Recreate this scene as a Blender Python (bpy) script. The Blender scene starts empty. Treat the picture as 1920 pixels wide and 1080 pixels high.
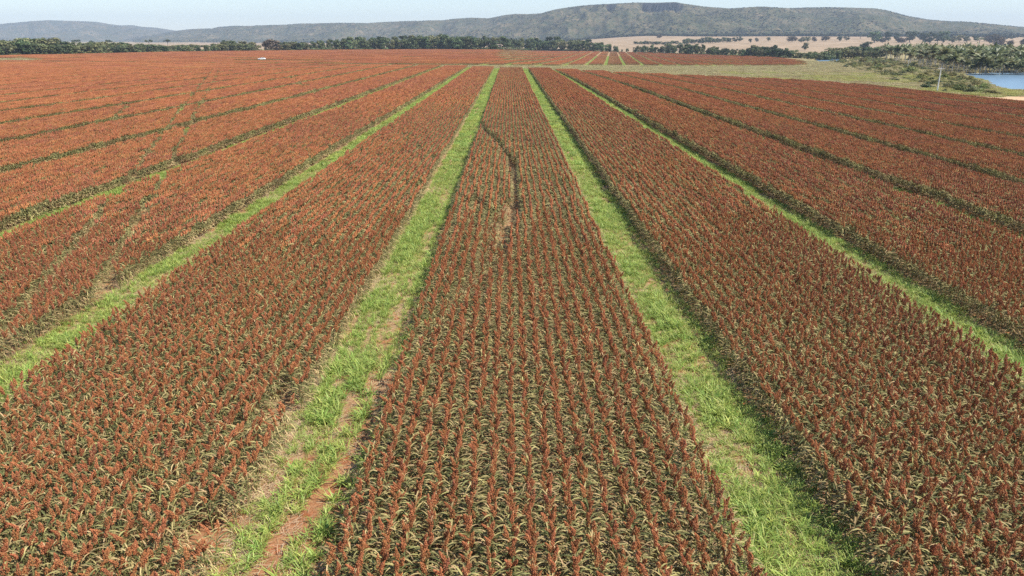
import bpy, math, random
import numpy as np
from mathutils import Vector, Matrix

random.seed(7)
rng = np.random.default_rng(11)
R = math.radians
scene = bpy.context.scene
COL = scene.collection

# ------------------------------------------------------------------ camera model
F = 1371.0                     # focal length in photo pixels (1920 wide)
HC = 12.3                      # drone height above the near ground
TH = math.atan((540 - 77) / F)
YAW = R(0.2)
CANOPY = 1.15
cT, sT = math.cos(TH), math.sin(TH)
cY, sY = math.cos(YAW), math.sin(YAW)

def ray(px, py):
    a, b = (px - 960) / F, (540 - py) / F
    x, y, z = a, cT + b * sT, -sT + b * cT
    return np.array((x * cY + y * sY, -x * sY + y * cY, z))

def smooth(t):
    t = np.clip(t, 0, 1)
    return t * t * (3 - 2 * t)

# ------------------------------------------------------------------ noise
class Noise:
    def __init__(s, seed):
        s.t = np.random.default_rng(seed).random((256, 256))
    def __call__(s, x, y):
        x = np.asarray(x, float); y = np.asarray(y, float)
        xi = np.floor(x).astype(int); yi = np.floor(y).astype(int)
        fx = x - xi; fy = y - yi
        fx = fx * fx * (3 - 2 * fx); fy = fy * fy * (3 - 2 * fy)
        g = lambda a, b: s.t[a % 256, b % 256]
        return ((g(xi, yi) * (1 - fx) + g(xi + 1, yi) * fx) * (1 - fy)
                + (g(xi, yi + 1) * (1 - fx) + g(xi + 1, yi + 1) * fx) * fy)
    def fbm(s, x, y, o=5, ridge=False):
        a, v, n = 1.0, 0.0, 0.0
        for k in range(o):
            q = s(x * 2 ** k + 17.3 * k, y * 2 ** k - 9.1 * k)
            if ridge: q = 1 - np.abs(2 * q - 1)
            v = v + a * q; n += a; a *= 0.52
        return v / n
N1, N2, N3 = Noise(1), Noise(2), Noise(3)

# ------------------------------------------------------------------ terrain
LAKE_Z = -6.0
lake_polys = []
def tz0(x, y):
    x = np.asarray(x, float); y = np.asarray(y, float)
    t = x + 0.3 * np.clip(y - 200, 0, 500) * smooth((x + 50) / 110) - 31
    s = np.where(t > 6, t, np.where(t < -6, 0, (t + 6) ** 2 / 24.0))
    z = -5.6 * (1 - np.exp(-s * 0.042 / 5.6))
    ang = x / np.maximum(y, 50)
    rise = 41 * smooth((y - 1250) / 2300) * smooth((ang + 0.02) / 0.22)
    z = z + rise + 5 * smooth((y - 3000) / 3000) * (1 - smooth((ang + 0.02) / 0.22))
    z = z + (N1.fbm(x / 190.0 + 40, y / 190.0 + 40, 3) - 0.5) * 5 * smooth((y - 1200) / 600)
    # low roadside bank where the car stands
    z = z + 0.85 * np.exp(-(((x - CARX) / 14) ** 2 + ((y - CARY) / 9) ** 2))
    return z
CARX, CARY = 1e6, 1e6

def poly_sd(px, py, poly):
    """signed distance (positive inside)"""
    px = np.asarray(px, float); py = np.asarray(py, float)
    d = np.full(px.shape, 1e18); ins = np.zeros(px.shape, bool)
    n = len(poly)
    for i in range(n):
        ax, ay = poly[i]; bx, by = poly[(i + 1) % n]
        ex, ey = bx - ax, by - ay
        t = np.clip(((px - ax) * ex + (py - ay) * ey) / (ex * ex + ey * ey + 1e-9), 0, 1)
        d = np.minimum(d, (px - ax - t * ex) ** 2 + (py - ay - t * ey) ** 2)
        c = ((ay > py) != (by > py)) & (px < (bx - ax) * (py - ay) / (by - ay + 1e-12) + ax)
        ins ^= c
    return np.where(ins, 1, -1) * np.sqrt(d)

def tz(x, y):
    x = np.asarray(x, float); y = np.asarray(y, float)
    z = tz0(x, y)
    for poly in lake_polys:
        sd = poly_sd(x, y, poly) + (N2.fbm(x / 9.0, y / 9.0, 3) - 0.5) * 6
        k = smooth((sd + 7) / 11)
        z = z * (1 - k) + (LAKE_Z - 1.6) * k
    return z

def hit(px, py, dz=0.0, f=tz0):
    d = ray(px, py)
    t = np.geomspace(8, 9000, 900)
    P = np.array((0, 0, HC))[:, None] + d[:, None] * t
    g = P[2] - f(P[0], P[1]) - dz
    k = np.argmax(g < 0)
    if k == 0: k = len(t) - 1
    a, b = t[k - 1], t[k]
    for _ in range(30):
        m = 0.5 * (a + b); p = np.array((0, 0, HC)) + d * m
        if p[2] - f(p[0], p[1]) - dz < 0: b = m
        else: a = m
    return np.array((0, 0, HC)) + d * b

def on_plane(px, py, z):
    d = ray(px, py); t = (z - HC) / d[2]
    return (d[0] * t, d[1] * t)

def depth(p):
    return (p[1] * cY + p[0] * sY) * cT + (HC - p[2]) * sT

_c = hit(491, 114.0, 0.35); CARX, CARY = _c[0], _c[1]

lake_polys.append([on_plane(a, b, LAKE_Z) for a, b in
    [(1814, 143), (1834, 150), (1860, 157), (1866, 165), (1880, 174.5), (1904, 179), (1925, 180), (2010, 183), (2200, 178),
     (2300, 150), (2100, 135), (1920, 136.5), (1870, 136.5), (1812, 139)]])
lake_polys.append([on_plane(a, b, LAKE_Z) for a, b in [(1537, 116.6), (1568, 116.9), (1571, 110.5), (1548, 109.5), (1536, 112)]])

# ------------------------------------------------------------------ materials
def new_mat(name):
    m = bpy.data.materials.new(name); m.use_nodes = True
    nt = m.node_tree
    for n in list(nt.nodes): nt.nodes.remove(n)
    return m, nt, nt.nodes, nt.links

def nd(nt, t, **kw):
    n = nt.nodes.new(t)
    for k, v in kw.items(): setattr(n, k, v)
    return n

def ramp(nt, stops, fac):
    r = nd(nt, 'ShaderNodeValToRGB'); e = r.color_ramp.elements
    while len(e) > 1: e.remove(e[0])
    e[0].position, e[0].color = stops[0][0], (*stops[0][1], 1)
    for p, c in stops[1:]:
        q = e.new(p); q.color = (*c, 1)
    nt.links.new(fac, r.inputs[0]); return r

def leaf_mat(name, stops, transl=0.25, rough=0.6, vary=0.18, spec=0.2, huev=1.0):
    m, nt, N, L = new_mat(name)
    at = nd(nt, 'ShaderNodeAttribute', attribute_name='tone')
    oi = nd(nt, 'ShaderNodeObjectInfo')
    r = ramp(nt, stops, at.outputs['Fac'])
    mr = nd(nt, 'ShaderNodeMapRange'); L.new(oi.outputs['Random'], mr.inputs[0])
    mr.inputs[3].default_value = 1 - vary; mr.inputs[4].default_value = 1 + vary
    hs = nd(nt, 'ShaderNodeHueSaturation'); L.new(r.outputs[0], hs.inputs['Color']); L.new(mr.outputs[0], hs.inputs['Value'])
    mr2 = nd(nt, 'ShaderNodeMapRange'); mt = nd(nt, 'ShaderNodeMath', operation='FRACT'); mm = nd(nt, 'ShaderNodeMath', operation='MULTIPLY')
    L.new(oi.outputs['Random'], mm.inputs[0]); mm.inputs[1].default_value = 7.31; L.new(mm.outputs[0], mt.inputs[0]); L.new(mt.outputs[0], mr2.inputs[0])
    mr2.inputs[3].default_value = 0.5 - 0.02 * huev * vary / 0.18; mr2.inputs[4].default_value = 0.5 + 0.02 * huev * vary / 0.18
    L.new(mr2.outputs[0], hs.inputs['Hue'])
    p = nd(nt, 'ShaderNodeBsdfPrincipled'); L.new(hs.outputs[0], p.inputs['Base Color'])
    p.inputs['Roughness'].default_value = rough; p.inputs['Specular IOR Level'].default_value = spec
    o = nd(nt, 'ShaderNodeOutputMaterial')
    if transl:
        t = nd(nt, 'ShaderNodeBsdfTranslucent'); L.new(hs.outputs[0], t.inputs[0])
        mx = nd(nt, 'ShaderNodeMixShader'); mx.inputs[0].default_value = transl
        L.new(p.outputs[0], mx.inputs[1]); L.new(t.outputs[0], mx.inputs[2]); L.new(mx.outputs[0], o.inputs[0])
    else:
        L.new(p.outputs[0], o.inputs[0])
    return m

def noise_mat(name, stops, scale=4.0, rough=0.8, bump=0.0, spec=0.3, detail=6, obj=False, metallic=0.0):
    m, nt, N, L = new_mat(name)
    tc = nd(nt, 'ShaderNodeTexCoord'); nz = nd(nt, 'ShaderNodeTexNoise')
    L.new(tc.outputs['Object'], nz.inputs['Vector']); nz.inputs['Scale'].default_value = scale; nz.inputs['Detail'].default_value = detail
    r = ramp(nt, stops, nz.outputs[0])
    p = nd(nt, 'ShaderNodeBsdfPrincipled'); L.new(r.outputs[0], p.inputs['Base Color'])
    p.inputs['Roughness'].default_value = rough; p.inputs['Specular IOR Level'].default_value = spec; p.inputs['Metallic'].default_value = metallic
    if bump:
        b = nd(nt, 'ShaderNodeBump'); b.inputs['Strength'].default_value = bump; L.new(nz.outputs[0], b.inputs['Height']); L.new(b.outputs[0], p.inputs['Normal'])
    o = nd(nt, 'ShaderNodeOutputMaterial'); L.new(p.outputs[0], o.inputs[0]); return m

M = {}
M['leaf'] = leaf_mat('sorghum_leaf', [(0, (.090, .098, .036)), (.3, (.20, .185, .075)), (.62, (.345, .275, .118)), (1, (.48, .355, .18))], .07, .6, .22, .12)
M['stalk'] = leaf_mat('sorghum_stalk', [(0, (.16, .18, .06)), (1, (.30, .24, .10))], 0, .6)
M['head'] = leaf_mat('sorghum_seed_head', [(0, (.22, .078, .034)), (.5, (.365, .135, .060)), (.85, (.455, .195, .090)), (1, (.53, .30, .14))], 0, .85, .2, .04, .3)
M['head_dull'] = leaf_mat('dull_sorghum_seed_head', [(0, (.19, .068, .036)), (.5, (.315, .114, .060)), (.85, (.40, .168, .088)), (1, (.46, .25, .13))], 0, .85, .2, .04, .3)
M['grass'] = leaf_mat('green_grass_blades', [(0, (.14, .23, .045)), (.5, (.315, .415, .088)), (.8, (.45, .495, .13)), (1, (.55, .49, .22))], .3, .5, .2, .3)
M['drygrass'] = leaf_mat('dry_grass_blades', [(0, (.20, .195, .085)), (.45, (.35, .305, .15)), (.8, (.46, .385, .21)), (1, (.55, .46, .29))], .25, .7, .2)
M['limegrass'] = leaf_mat('lime_grass_blades', [(0, (.20, .21, .06)), (.6, (.36, .35, .11)), (1, (.47, .43, .17))], .25, .7, .2)
M['straw'] = leaf_mat('straw', [(0, (.36, .26, .14)), (1, (.58, .46, .29))], 0, .7)
M['crown'] = leaf_mat('tree_leaves', [(0, (.055, .080, .030)), (.5, (.10, .13, .052)), (1, (.165, .19, .085))], .15, .6, .3)
M['crown_olive'] = leaf_mat('olive_tree_leaves', [(0, (.095, .11, .044)), (.5, (.155, .165, .072)), (1, (.235, .225, .11))], .15, .6, .3)
M['crown_dark'] = leaf_mat('dark_tree_leaves', [(0, (.028, .048, .023)), (.5, (.055, .080, .036)), (1, (.10, .12, .056))], .1, .55, .2)
M['crown_brown'] = leaf_mat('brown_tree_leaves', [(0, (.075, .060, .040)), (.5, (.125, .098, .066)), (1, (.18, .145, .10))], .05, .8, .15)
M['bush'] = leaf_mat('bush_leaves', [(0, (.11, .125, .038)), (.5, (.215, .215, .070)), (1, (.34, .31, .12))], .2, .6, .35)
M['palm'] = leaf_mat('palm_fronds', [(0, (.085, .11, .042)), (.5, (.165, .185, .078)), (.8, (.27, .235, .11)), (1, (.34, .26, .14))], .25, .5, .25, .35)
M['scrub'] = leaf_mat('hill_scrub', [(0, (.040, .048, .025)), (.5, (.058, .064, .034)), (1, (.080, .082, .046))], 0, .9, .18)
M['bark'] = noise_mat('tree_bark', [(.3, (.07, .055, .04)), (.7, (.16, .13, .10))], 3, .9, .4)
M['palmbark'] = noise_mat('palm_bark', [(.3, (.36, .32, .27)), (.7, (.60, .56, .49))], 3, .9, .4)
M['concrete'] = noise_mat('pole_concrete', [(.3, (.70, .69, .66)), (.7, (.82, .81, .78))], 2, .8, .1)
M['ceramic'] = noise_mat('insulator_ceramic', [(.3, (.20, .10, .06)), (.7, (.25, .13, .08))], 5, .3)
M['paint'] = noise_mat('white_car_paint', [(.3, (.80, .80, .80)), (.7, (.84, .84, .83))], 1, .25, 0, .5)
M['glass'] = noise_mat('dark_car_glass', [(.3, (.015, .018, .02)), (.7, (.03, .035, .04))], 1, .08, 0, .6)
M['tyre'] = noise_mat('tyre_rubber', [(.3, (.02, .02, .02)), (.7, (.035, .033, .03))], 20, .85)
M['rim'] = noise_mat('wheel_rim_metal', [(.3, (.45, .45, .46)), (.7, (.55, .55, .56))], 4, .3, 0, .5, metallic=.9)
M['lamp'] = noise_mat('headlight_lens', [(.3, (.65, .67, .68)), (.7, (.75, .76, .77))], 4, .1, 0, .6)
M['redlamp'] = noise_mat('tail_light_lens', [(.3, (.35, .02, .015)), (.7, (.42, .03, .02))], 4, .15, 0, .6)
M['blackplastic'] = noise_mat('black_trim', [(.3, (.02, .02, .02)), (.7, (.03, .03, .03))], 10, .5)

# ground: covers are real ground covers (soil, dry grass, sand), chosen by where they lie
def ground_material():
    m, nt, N, L = new_mat('ground_soil_and_grass')
    tc = nd(nt, 'ShaderNodeTexCoord')
    def noise(scale, detail=6, rough=.6):
        n = nd(nt, 'ShaderNodeTexNoise'); L.new(tc.outputs['Object'], n.inputs['Vector'])
        n.inputs['Scale'].default_value = scale; n.inputs['Detail'].default_value = detail; n.inputs['Roughness'].default_value = rough; return n
    fine, mid, big = noise(9), noise(1.1), noise(.02)
    soil = ramp(nt, [(.3, (.21, .064, .026)), (.55, (.35, .112, .046)), (.75, (.42, .16, .072))], mid.outputs[0])
    litter = ramp(nt, [(.3, (.19, .12, .058)), (.5, (.34, .235, .125)), (.7, (.46, .345, .21))], fine.outputs[0])
    lm = nd(nt, 'ShaderNodeMapRange'); L.new(noise(1.7, 5, .65).outputs[0], lm.inputs[0])
    lm.inputs[1].default_value = .34; lm.inputs[2].default_value = .50
    lit_at = nd(nt, 'ShaderNodeAttribute', attribute_name='litter')
    mul = nd(nt, 'ShaderNodeMath', operation='MULTIPLY'); L.new(lm.outputs[0], mul.inputs[0]); L.new(lit_at.outputs['Fac'], mul.inputs[1])
    def mix(a, b, fac):
        x = nd(nt, 'ShaderNodeMix', data_type='RGBA'); L.new(fac, x.inputs[0]); L.new(a, x.inputs[6]); L.new(b, x.inputs[7]); return x.outputs[2]
    c = mix(soil.outputs[0], litter.outputs[0], mul.outputs[0])
    verge = ramp(nt, [(.3, (.19, .165, .075)), (.5, (.29, .24, .12)), (.7, (.38, .31, .17))], mid.outputs[0])
    past = ramp(nt, [(.32, (.22, .16, .095)), (.5, (.31, .225, .145)), (.68, (.40, .29, .19))], big.outputs[0])
    sand = ramp(nt, [(.3, (.40, .20, .10)), (.5, (.55, .36, .22)), (.7, (.62, .46, .31))], noise(.15).outputs[0])
    for nm, colr in (('verge', verge), ('pasture', past), ('sand', sand)):
        at = nd(nt, 'ShaderNodeAttribute', attribute_name=nm)
        c = mix(c, colr.outputs[0], at.outputs['Fac'])
    p = nd(nt, 'ShaderNodeBsdfPrincipled'); L.new(c, p.inputs['Base Color']); p.inputs['Roughness'].default_value = .95; p.inputs['Specular IOR Level'].default_value = .1
    b = nd(nt, 'ShaderNodeBump'); b.inputs['Strength'].default_value = 1.0; b.inputs['Distance'].default_value = .12
    L.new(noise(4, 8, .7).outputs[0], b.inputs['Height']); L.new(b.outputs[0], p.inputs['Normal'])
    o = nd(nt, 'ShaderNodeOutputMaterial'); L.new(p.outputs[0], o.inputs[0]); return m

def hill_material():
    m, nt, N, L = new_mat('hill_ground')
    tc = nd(nt, 'ShaderNodeTexCoord'); geo = nd(nt, 'ShaderNodeNewGeometry')
    def noise(scale, detail=8, rough=.65, stretch=None):
        n = nd(nt, 'ShaderNodeTexNoise'); v = tc.outputs['Object']
        if stretch:
            mp = nd(nt, 'ShaderNodeMapping'); mp.inputs['Scale'].default_value = stretch; L.new(v, mp.inputs[0]); v = mp.outputs[0]
        L.new(v, n.inputs['Vector']); n.inputs['Scale'].default_value = scale; n.inputs['Detail'].default_value = detail; n.inputs['Roughness'].default_value = rough; return n
    grass = ramp(nt, [(.30, (.052, .056, .027)), (.45, (.095, .082, .044)), (.58, (.145, .115, .066)), (.72, (.22, .165, .10))], noise(.006).outputs[0])
    scr = ramp(nt, [(.40, (.03, .044, .02)), (.6, (.065, .075, .036))], noise(.06).outputs[0])
    mk = nd(nt, 'ShaderNodeMapRange'); L.new(noise(.035, 8, .75).outputs[0], mk.inputs[0]); mk.inputs[1].default_value = .44; mk.inputs[2].default_value = .60
    x = nd(nt, 'ShaderNodeMix', data_type='RGBA'); L.new(mk.outputs[0], x.inputs[0]); L.new(grass.outputs[0], x.inputs[6]); L.new(scr.outputs[0], x.inputs[7])
    rock = ramp(nt, [(.35, (.012, .013, .016)), (.55, (.028, .028, .031)), (.75, (.09, .08, .072))], noise(.05, 8, .7, (1, 1, .25)).outputs[0])  # grey cliff rock, its colour darkened to stand in for relief shadow
    at = nd(nt, 'ShaderNodeAttribute', attribute_name='rock')
    y = nd(nt, 'ShaderNodeMix', data_type='RGBA'); L.new(at.outputs['Fac'], y.inputs[0]); L.new(x.outputs[2], y.inputs[6]); L.new(rock.outputs[0], y.inputs[7])
    p = nd(nt, 'ShaderNodeBsdfPrincipled'); L.new(y.outputs[2], p.inputs['Base Color']); p.inputs['Roughness'].default_value = .95; p.inputs['Specular IOR Level'].default_value = .05
    b = nd(nt, 'ShaderNodeBump'); b.inputs['Strength'].default_value = .7; b.inputs['Distance'].default_value = 8; L.new(noise(.04, 8, .7).outputs[0], b.inputs['Height']); L.new(b.outputs[0], p.inputs['Normal'])
    o = nd(nt, 'ShaderNodeOutputMaterial'); L.new(p.outputs[0], o.inputs[0]); return m

def water_material():
    m, nt, N, L = new_mat('lake_water')
    p = nd(nt, 'ShaderNodeBsdfPrincipled'); p.inputs['Base Color'].default_value = (.15, .24, .33, 1)
    p.inputs['Roughness'].default_value = .28; p.inputs['IOR'].default_value = 1.33; p.inputs['Specular IOR Level'].default_value = .5
    tc = nd(nt, 'ShaderNodeTexCoord'); mp = nd(nt, 'ShaderNodeMapping'); mp.inputs['Scale'].default_value = (1, 2.2, 1); L.new(tc.outputs['Object'], mp.inputs[0])
    n = nd(nt, 'ShaderNodeTexNoise'); n.inputs['Scale'].default_value = .9; n.inputs['Detail'].default_value = 4; L.new(mp.outputs[0], n.inputs['Vector'])
    b = nd(nt, 'ShaderNodeBump'); b.inputs['Strength'].default_value = .12; b.inputs['Distance'].default_value = .05; L.new(n.outputs[0], b.inputs['Height']); L.new(b.outputs[0], p.inputs['Normal'])
    o = nd(nt, 'ShaderNodeOutputMaterial'); L.new(p.outputs[0], o.inputs[0]); return m

# ------------------------------------------------------------------ mesh builder
class MB:
    def __init__(s): s.v, s.f, s.m, s.t = [], [], [], []
    def add(s, verts, faces, mi=0, tone=0.5):
        o = len(s.v); s.v.extend(verts)
        s.t.extend(tone if isinstance(tone, (list, tuple)) else [tone] * len(verts))
        for q in faces: s.f.append(tuple(i + o for i in q)); s.m.append(mi)
    def join(s, b, mat=None, mi=None, dtone=0.0):
        vs = b.v if mat is None else [tuple(mat @ Vector(q)) for q in b.v]
        o = len(s.v); s.v.extend(vs); s.t.extend([min(1, max(0, q + dtone)) for q in b.t])
        for q, k in zip(b.f, b.m): s.f.append(tuple(i + o for i in q)); s.m.append(k if mi is None else mi)
        return s
    def mesh(s, name, mats, shade=False):
        me = bpy.data.meshes.new(name); me.from_pydata(s.v, [], s.f)
        for q in mats: me.materials.append(q)
        if len(mats) > 1: me.polygons.foreach_set('material_index', np.array(s.m, np.int32))
        a = me.attributes.new('tone', 'FLOAT', 'POINT'); a.data.foreach_set('value', np.array(s.t, np.float32))
        if shade: me.polygons.foreach_set('use_smooth', np.ones(len(s.f), bool))
        me.update(); return me

def octa(mb, c, r, h, mi=0, tone=.5, n=4, tilt=0):
    vs = [(c[0], c[1], c[2] - h)]
    a0 = random.random() * 6.28
    for k in range(n):
        a = a0 + k * 2 * math.pi / n
        vs.append((c[0] + r * math.cos(a), c[1] + r * math.sin(a), c[2] + (random.random() - .5) * h * .4))
    vs.append((c[0], c[1], c[2] + h))
    fs = []
    for k in range(n):
        fs.append((0, 1 + (k + 1) % n, 1 + k)); fs.append((n + 1, 1 + k, 1 + (k + 1) % n))
    mb.add(vs, fs, mi, tone)

def tube(mb, pts, rad, n=6, mi=0, tone=.5, cap=True):
    rings = []
    for i, p in enumerate(pts):
        p = Vector(p)
        d = (Vector(pts[min(i + 1, len(pts) - 1)]) - Vector(pts[max(i - 1, 0)])).normalized()
        u = d.cross(Vector((0, 1, 0)) if abs(d.y) < .9 else Vector((1, 0, 0))).normalized(); w = d.cross(u)
        rings.append([tuple(p + (u * math.cos(2 * math.pi * k / n) + w * math.sin(2 * math.pi * k / n)) * rad[i]) for k in range(n)])
    vs = [v for r in rings for v in r]; fs = []
    for i in range(len(pts) - 1):
        for k in range(n):
            a, b = i * n + k, i * n + (k + 1) % n
            fs.append((a, b, b + n, a + n))
    if cap: fs.append(tuple(range(n))[::-1]); fs.append(tuple(range((len(pts) - 1) * n, len(pts) * n)))
    mb.add(vs, fs, mi, tone)

def box(mb, c, s, mi=0, tone=.5, rot=None):
    vs = []
    for dz in (-1, 1):
        for dy in (-1, 1):
            for dx in (-1, 1):
                v = Vector((dx * s[0] / 2, dy * s[1] / 2, dz * s[2] / 2))
                if rot: v = rot @ v
                vs.append(tuple(v + Vector(c)))
    mb.add(vs, [(0, 2, 3, 1), (4, 5, 7, 6), (0, 1, 5, 4), (2, 6, 7, 3), (0, 4, 6, 2), (1, 3, 7, 5)], mi, tone)

def blade(mb, base, az, length, width, e0, e1, seg=4, mi=0, tone=.5, fold=0.0):
    """arching leaf: starts at elevation e0, bends to e1"""
    x, y, z = base; ca, sa = math.cos(az), math.sin(az)
    vs, fs = [], []; d = length / seg; tw = (random.random() - .5) * .5
    across = 3 if fold else 2
    for i in range(seg + 1):
        t = i / seg
        w = width * (0.55 + 0.9 * t if t < .5 else 2.0 * (1 - t) ** .8) * .5 if i < seg else .002
        w = min(w, width * .5)
        cx, cy = -sa, ca
        lift = w * tw * t * 2
        if fold:
            vs += [(x + cx * w, y + cy * w, z + w * fold + lift), (x, y, z), (x - cx * w, y - cy * w, z + w * fold - lift)]
        else:
            vs += [(x + cx * w, y + cy * w, z + lift), (x - cx * w, y - cy * w, z - lift)]
        e = e0 + (e1 - e0) * (t + .5 / seg)
        x += ca * math.cos(e) * d; y += sa * math.cos(e) * d; z += math.sin(e) * d
    for i in range(seg):
        for k in range(across - 1):
            a = i * across + k
            fs.append((a, a + 1, a + across + 1, a + across))
    mb.add(vs, fs, mi, tone)

# ------------------------------------------------------------------ object helpers
def obj(name, me, parent=None, loc=None):
    o = bpy.data.objects.new(name, me); COL.objects.link(o)
    if parent is not None: o.parent = parent
    if loc is not None: o.location = loc
    return o
def tag(o, label=None, cat=None, group=None, kind=None):
    if label: o['label'] = label
    if cat: o['category'] = cat
    if group: o['group'] = group
    if kind: o['kind'] = kind
    return o
def empty(name, loc=(0, 0, 0), rz=0.0, sc=None):
    o = bpy.data.objects.new(name, None); COL.objects.link(o); o.location = loc; o.rotation_euler = (0, 0, rz)
    o.empty_display_size = .2
    if sc is not None: o.scale = sc
    return o

def scatter(name, protos, P, idx, rot, scl, label, cat=None):
    """one stuff object: points carrying instances of the prototype meshes"""
    col = bpy.data.collections.new(name + '_prototypes')
    for i, me in enumerate(protos):
        col.objects.link(bpy.data.objects.new('%s_prototype_%03d' % (name, i), me))
    me = bpy.data.meshes.new(name)
    n = len(P); me.vertices.add(n); me.vertices.foreach_set('co', np.asarray(P, np.float32).ravel())
    a = me.attributes.new('idx', 'INT', 'POINT'); a.data.foreach_set('value', np.asarray(idx, np.int32))
    a = me.attributes.new('rot', 'FLOAT_VECTOR', 'POINT'); a.data.foreach_set('vector', np.asarray(rot, np.float32).ravel())
    scl = np.asarray(scl, np.float32)
    if scl.ndim == 1: scl = np.repeat(scl[:, None], 3, 1)
    a = me.attributes.new('scl', 'FLOAT_VECTOR', 'POINT'); a.data.foreach_set('vector', scl.ravel())
    me.update()
    o = obj(name, me); tag(o, label, cat, None, 'stuff')
    g = bpy.data.node_groups.new(name + '_scatter', 'GeometryNodeTree')
    g.interface.new_socket('Geometry', in_out='INPUT', socket_type='NodeSocketGeometry')
    g.interface.new_socket('Geometry', in_out='OUTPUT', socket_type='NodeSocketGeometry')
    gi, go = g.nodes.new('NodeGroupInput'), g.nodes.new('NodeGroupOutput')
    ip = g.nodes.new('GeometryNodeInstanceOnPoints'); ci = g.nodes.new('GeometryNodeCollectionInfo')
    ci.inputs['Collection'].default_value = col; ci.inputs['Separate Children'].default_value = True; ci.inputs['Reset Children'].default_value = True
    def na(nm, t):
        q = g.nodes.new('GeometryNodeInputNamedAttribute'); q.data_type = t; q.inputs['Name'].default_value = nm; return q.outputs['Attribute']
    g.links.new(gi.outputs[0], ip.inputs['Points']); g.links.new(ci.outputs[0], ip.inputs['Instance'])
    ip.inputs['Pick Instance'].default_value = True
    g.links.new(na('idx', 'INT'), ip.inputs['Instance Index']); g.links.new(na('rot', 'FLOAT_VECTOR'), ip.inputs['Rotation'])
    g.links.new(na('scl', 'FLOAT_VECTOR'), ip.inputs['Scale'])
    g.links.new(ip.outputs[0], go.inputs[0])
    md = o.modifiers.new('scatter', 'NODES'); md.node_group = g
    print('scatter', name, n)
    return o

# ------------------------------------------------------------------ field layout
STRIP = 2.85
right_strips = [(5.76 + 12.85 * k, 8.61 + 12.85 * k) for k in range(14)]
left_near = [-4.22, -17.3, -31.2, -45.0, -58.8, -72.0, -84.8, -97.8] + [-97.8 - 12.9 * k for k in range(1, 22)]
left_strips = [(a - STRIP, a) for a in left_near]
strips = sorted(left_strips + right_strips)
blocks = [(strips[i][1], strips[i + 1][0]) for i in range(len(strips) - 1)]
rows = []
for a, b in blocks:
    n = max(1, round((b - a) / .5)); st = (b - a) / n
    rows += [(a + st * (i + .5), i == 0 or i == n - 1) for i in range(n)]
_edge = [hit(a, b, CANOPY) for a, b in [(845, 122), (960, 125), (1100, 130.5), (1300, 140), (1500, 148.5), (1620, 157), (1700, 166), (1800, 177), (1920, 189), (2000, 200)]]
_le = [hit(a, b, CANOPY) for a, b in [(-200, 113.2), (0, 114.2), (400, 116.3), (838, 121)]]
EX = [p[0] for p in _le] + [p[0] for p in _edge] + [_edge[-1][0] + 40]
EY = [p[1] for p in _le] + [p[1] for p in _edge] + [60]
def y_end(x): return np.interp(x, EX, EY)

def seg_dist(x, y, line):
    d = np.full(np.shape(x), 1e9)
    for (ax, ay), (bx, by) in zip(line[:-1], line[1:]):
        ex, ey = bx - ax, by - ay
        t = np.clip(((x - ax) * ex + (y - ay) * ey) / (ex * ex + ey * ey), 0, 1)
        d = np.minimum(d, np.hypot(x - ax - t * ex, y - ay - t * ey))
    return d
trA = [(-21.0, 28), (-30.5, 56), (-53.6, 120.6), (-128, 330)]
trB = [(x + 2.9, y) for x, y in trA]
trC = [(-4.4, 110), (-2.8, 98), (-1.2, 86), (.27, 73.5), (.5, 64), (.42, 55), (-.05, 48), (-.6, 42.5)]
trD = [(-.55, 68), (-.6, 56), (-.9, 47), (-1.0, 40), (-1.75, 35), (-2.96, 30.5), (-4.1, 26)]
trE = [(-69, 247), (-30, 135), (-14, 95.5), (-5.6, 68), (-1.6, 60)]
trE2 = [(-4.4, 59), (-2.2, 53), (-.6, 48)]
trF = [tuple(hit(a, b, CANOPY)[:2]) for a, b in [(186, 177), (222, 184), (235, 200), (214, 218)]]
trG = [tuple(hit(a, b, CANOPY)[:2]) for a, b in [(525, 130), (550, 146), (600, 180)]]
track_l = [(-6.9, 11), (-6.1, 14.5), (-5.3, 18), (-4.75, 21), (-4.6, 26)]       # bare wheel track in the left strip
def gap(x, y):
    """0 keep, 1 removed (leafy gap), 2 lodged"""
    out = np.zeros(np.shape(x), int)
    u = rng.random(np.shape(x))
    wob = .15 * (N3(x * .7, y * .7) - .5)
    far = np.clip((y - 60) / 900, 0, .16)
    for tr, hw, pr in ((trA, .29, .97), (trB, .29, .97), (trC, .38, 1.0), (trE, .30, .5), (trE2, .3, .6), (trF, .45, .8), (trG, .4, .6)):
        out = np.where((seg_dist(x, y, tr) < hw + wob + far) & (u < pr), 1, out)
    d = seg_dist(x, y, trD)
    out = np.where((out == 0) & (d < np.where(y > 56, -1, np.where(y > 47, .34, .62)) + wob) & (u < .62), 2, out)
    return out

def view_margin(x, y, m=9.0):
    zc = y * cT + (HC) * sT
    return np.abs(x) < 0.715 * zc + m

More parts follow.
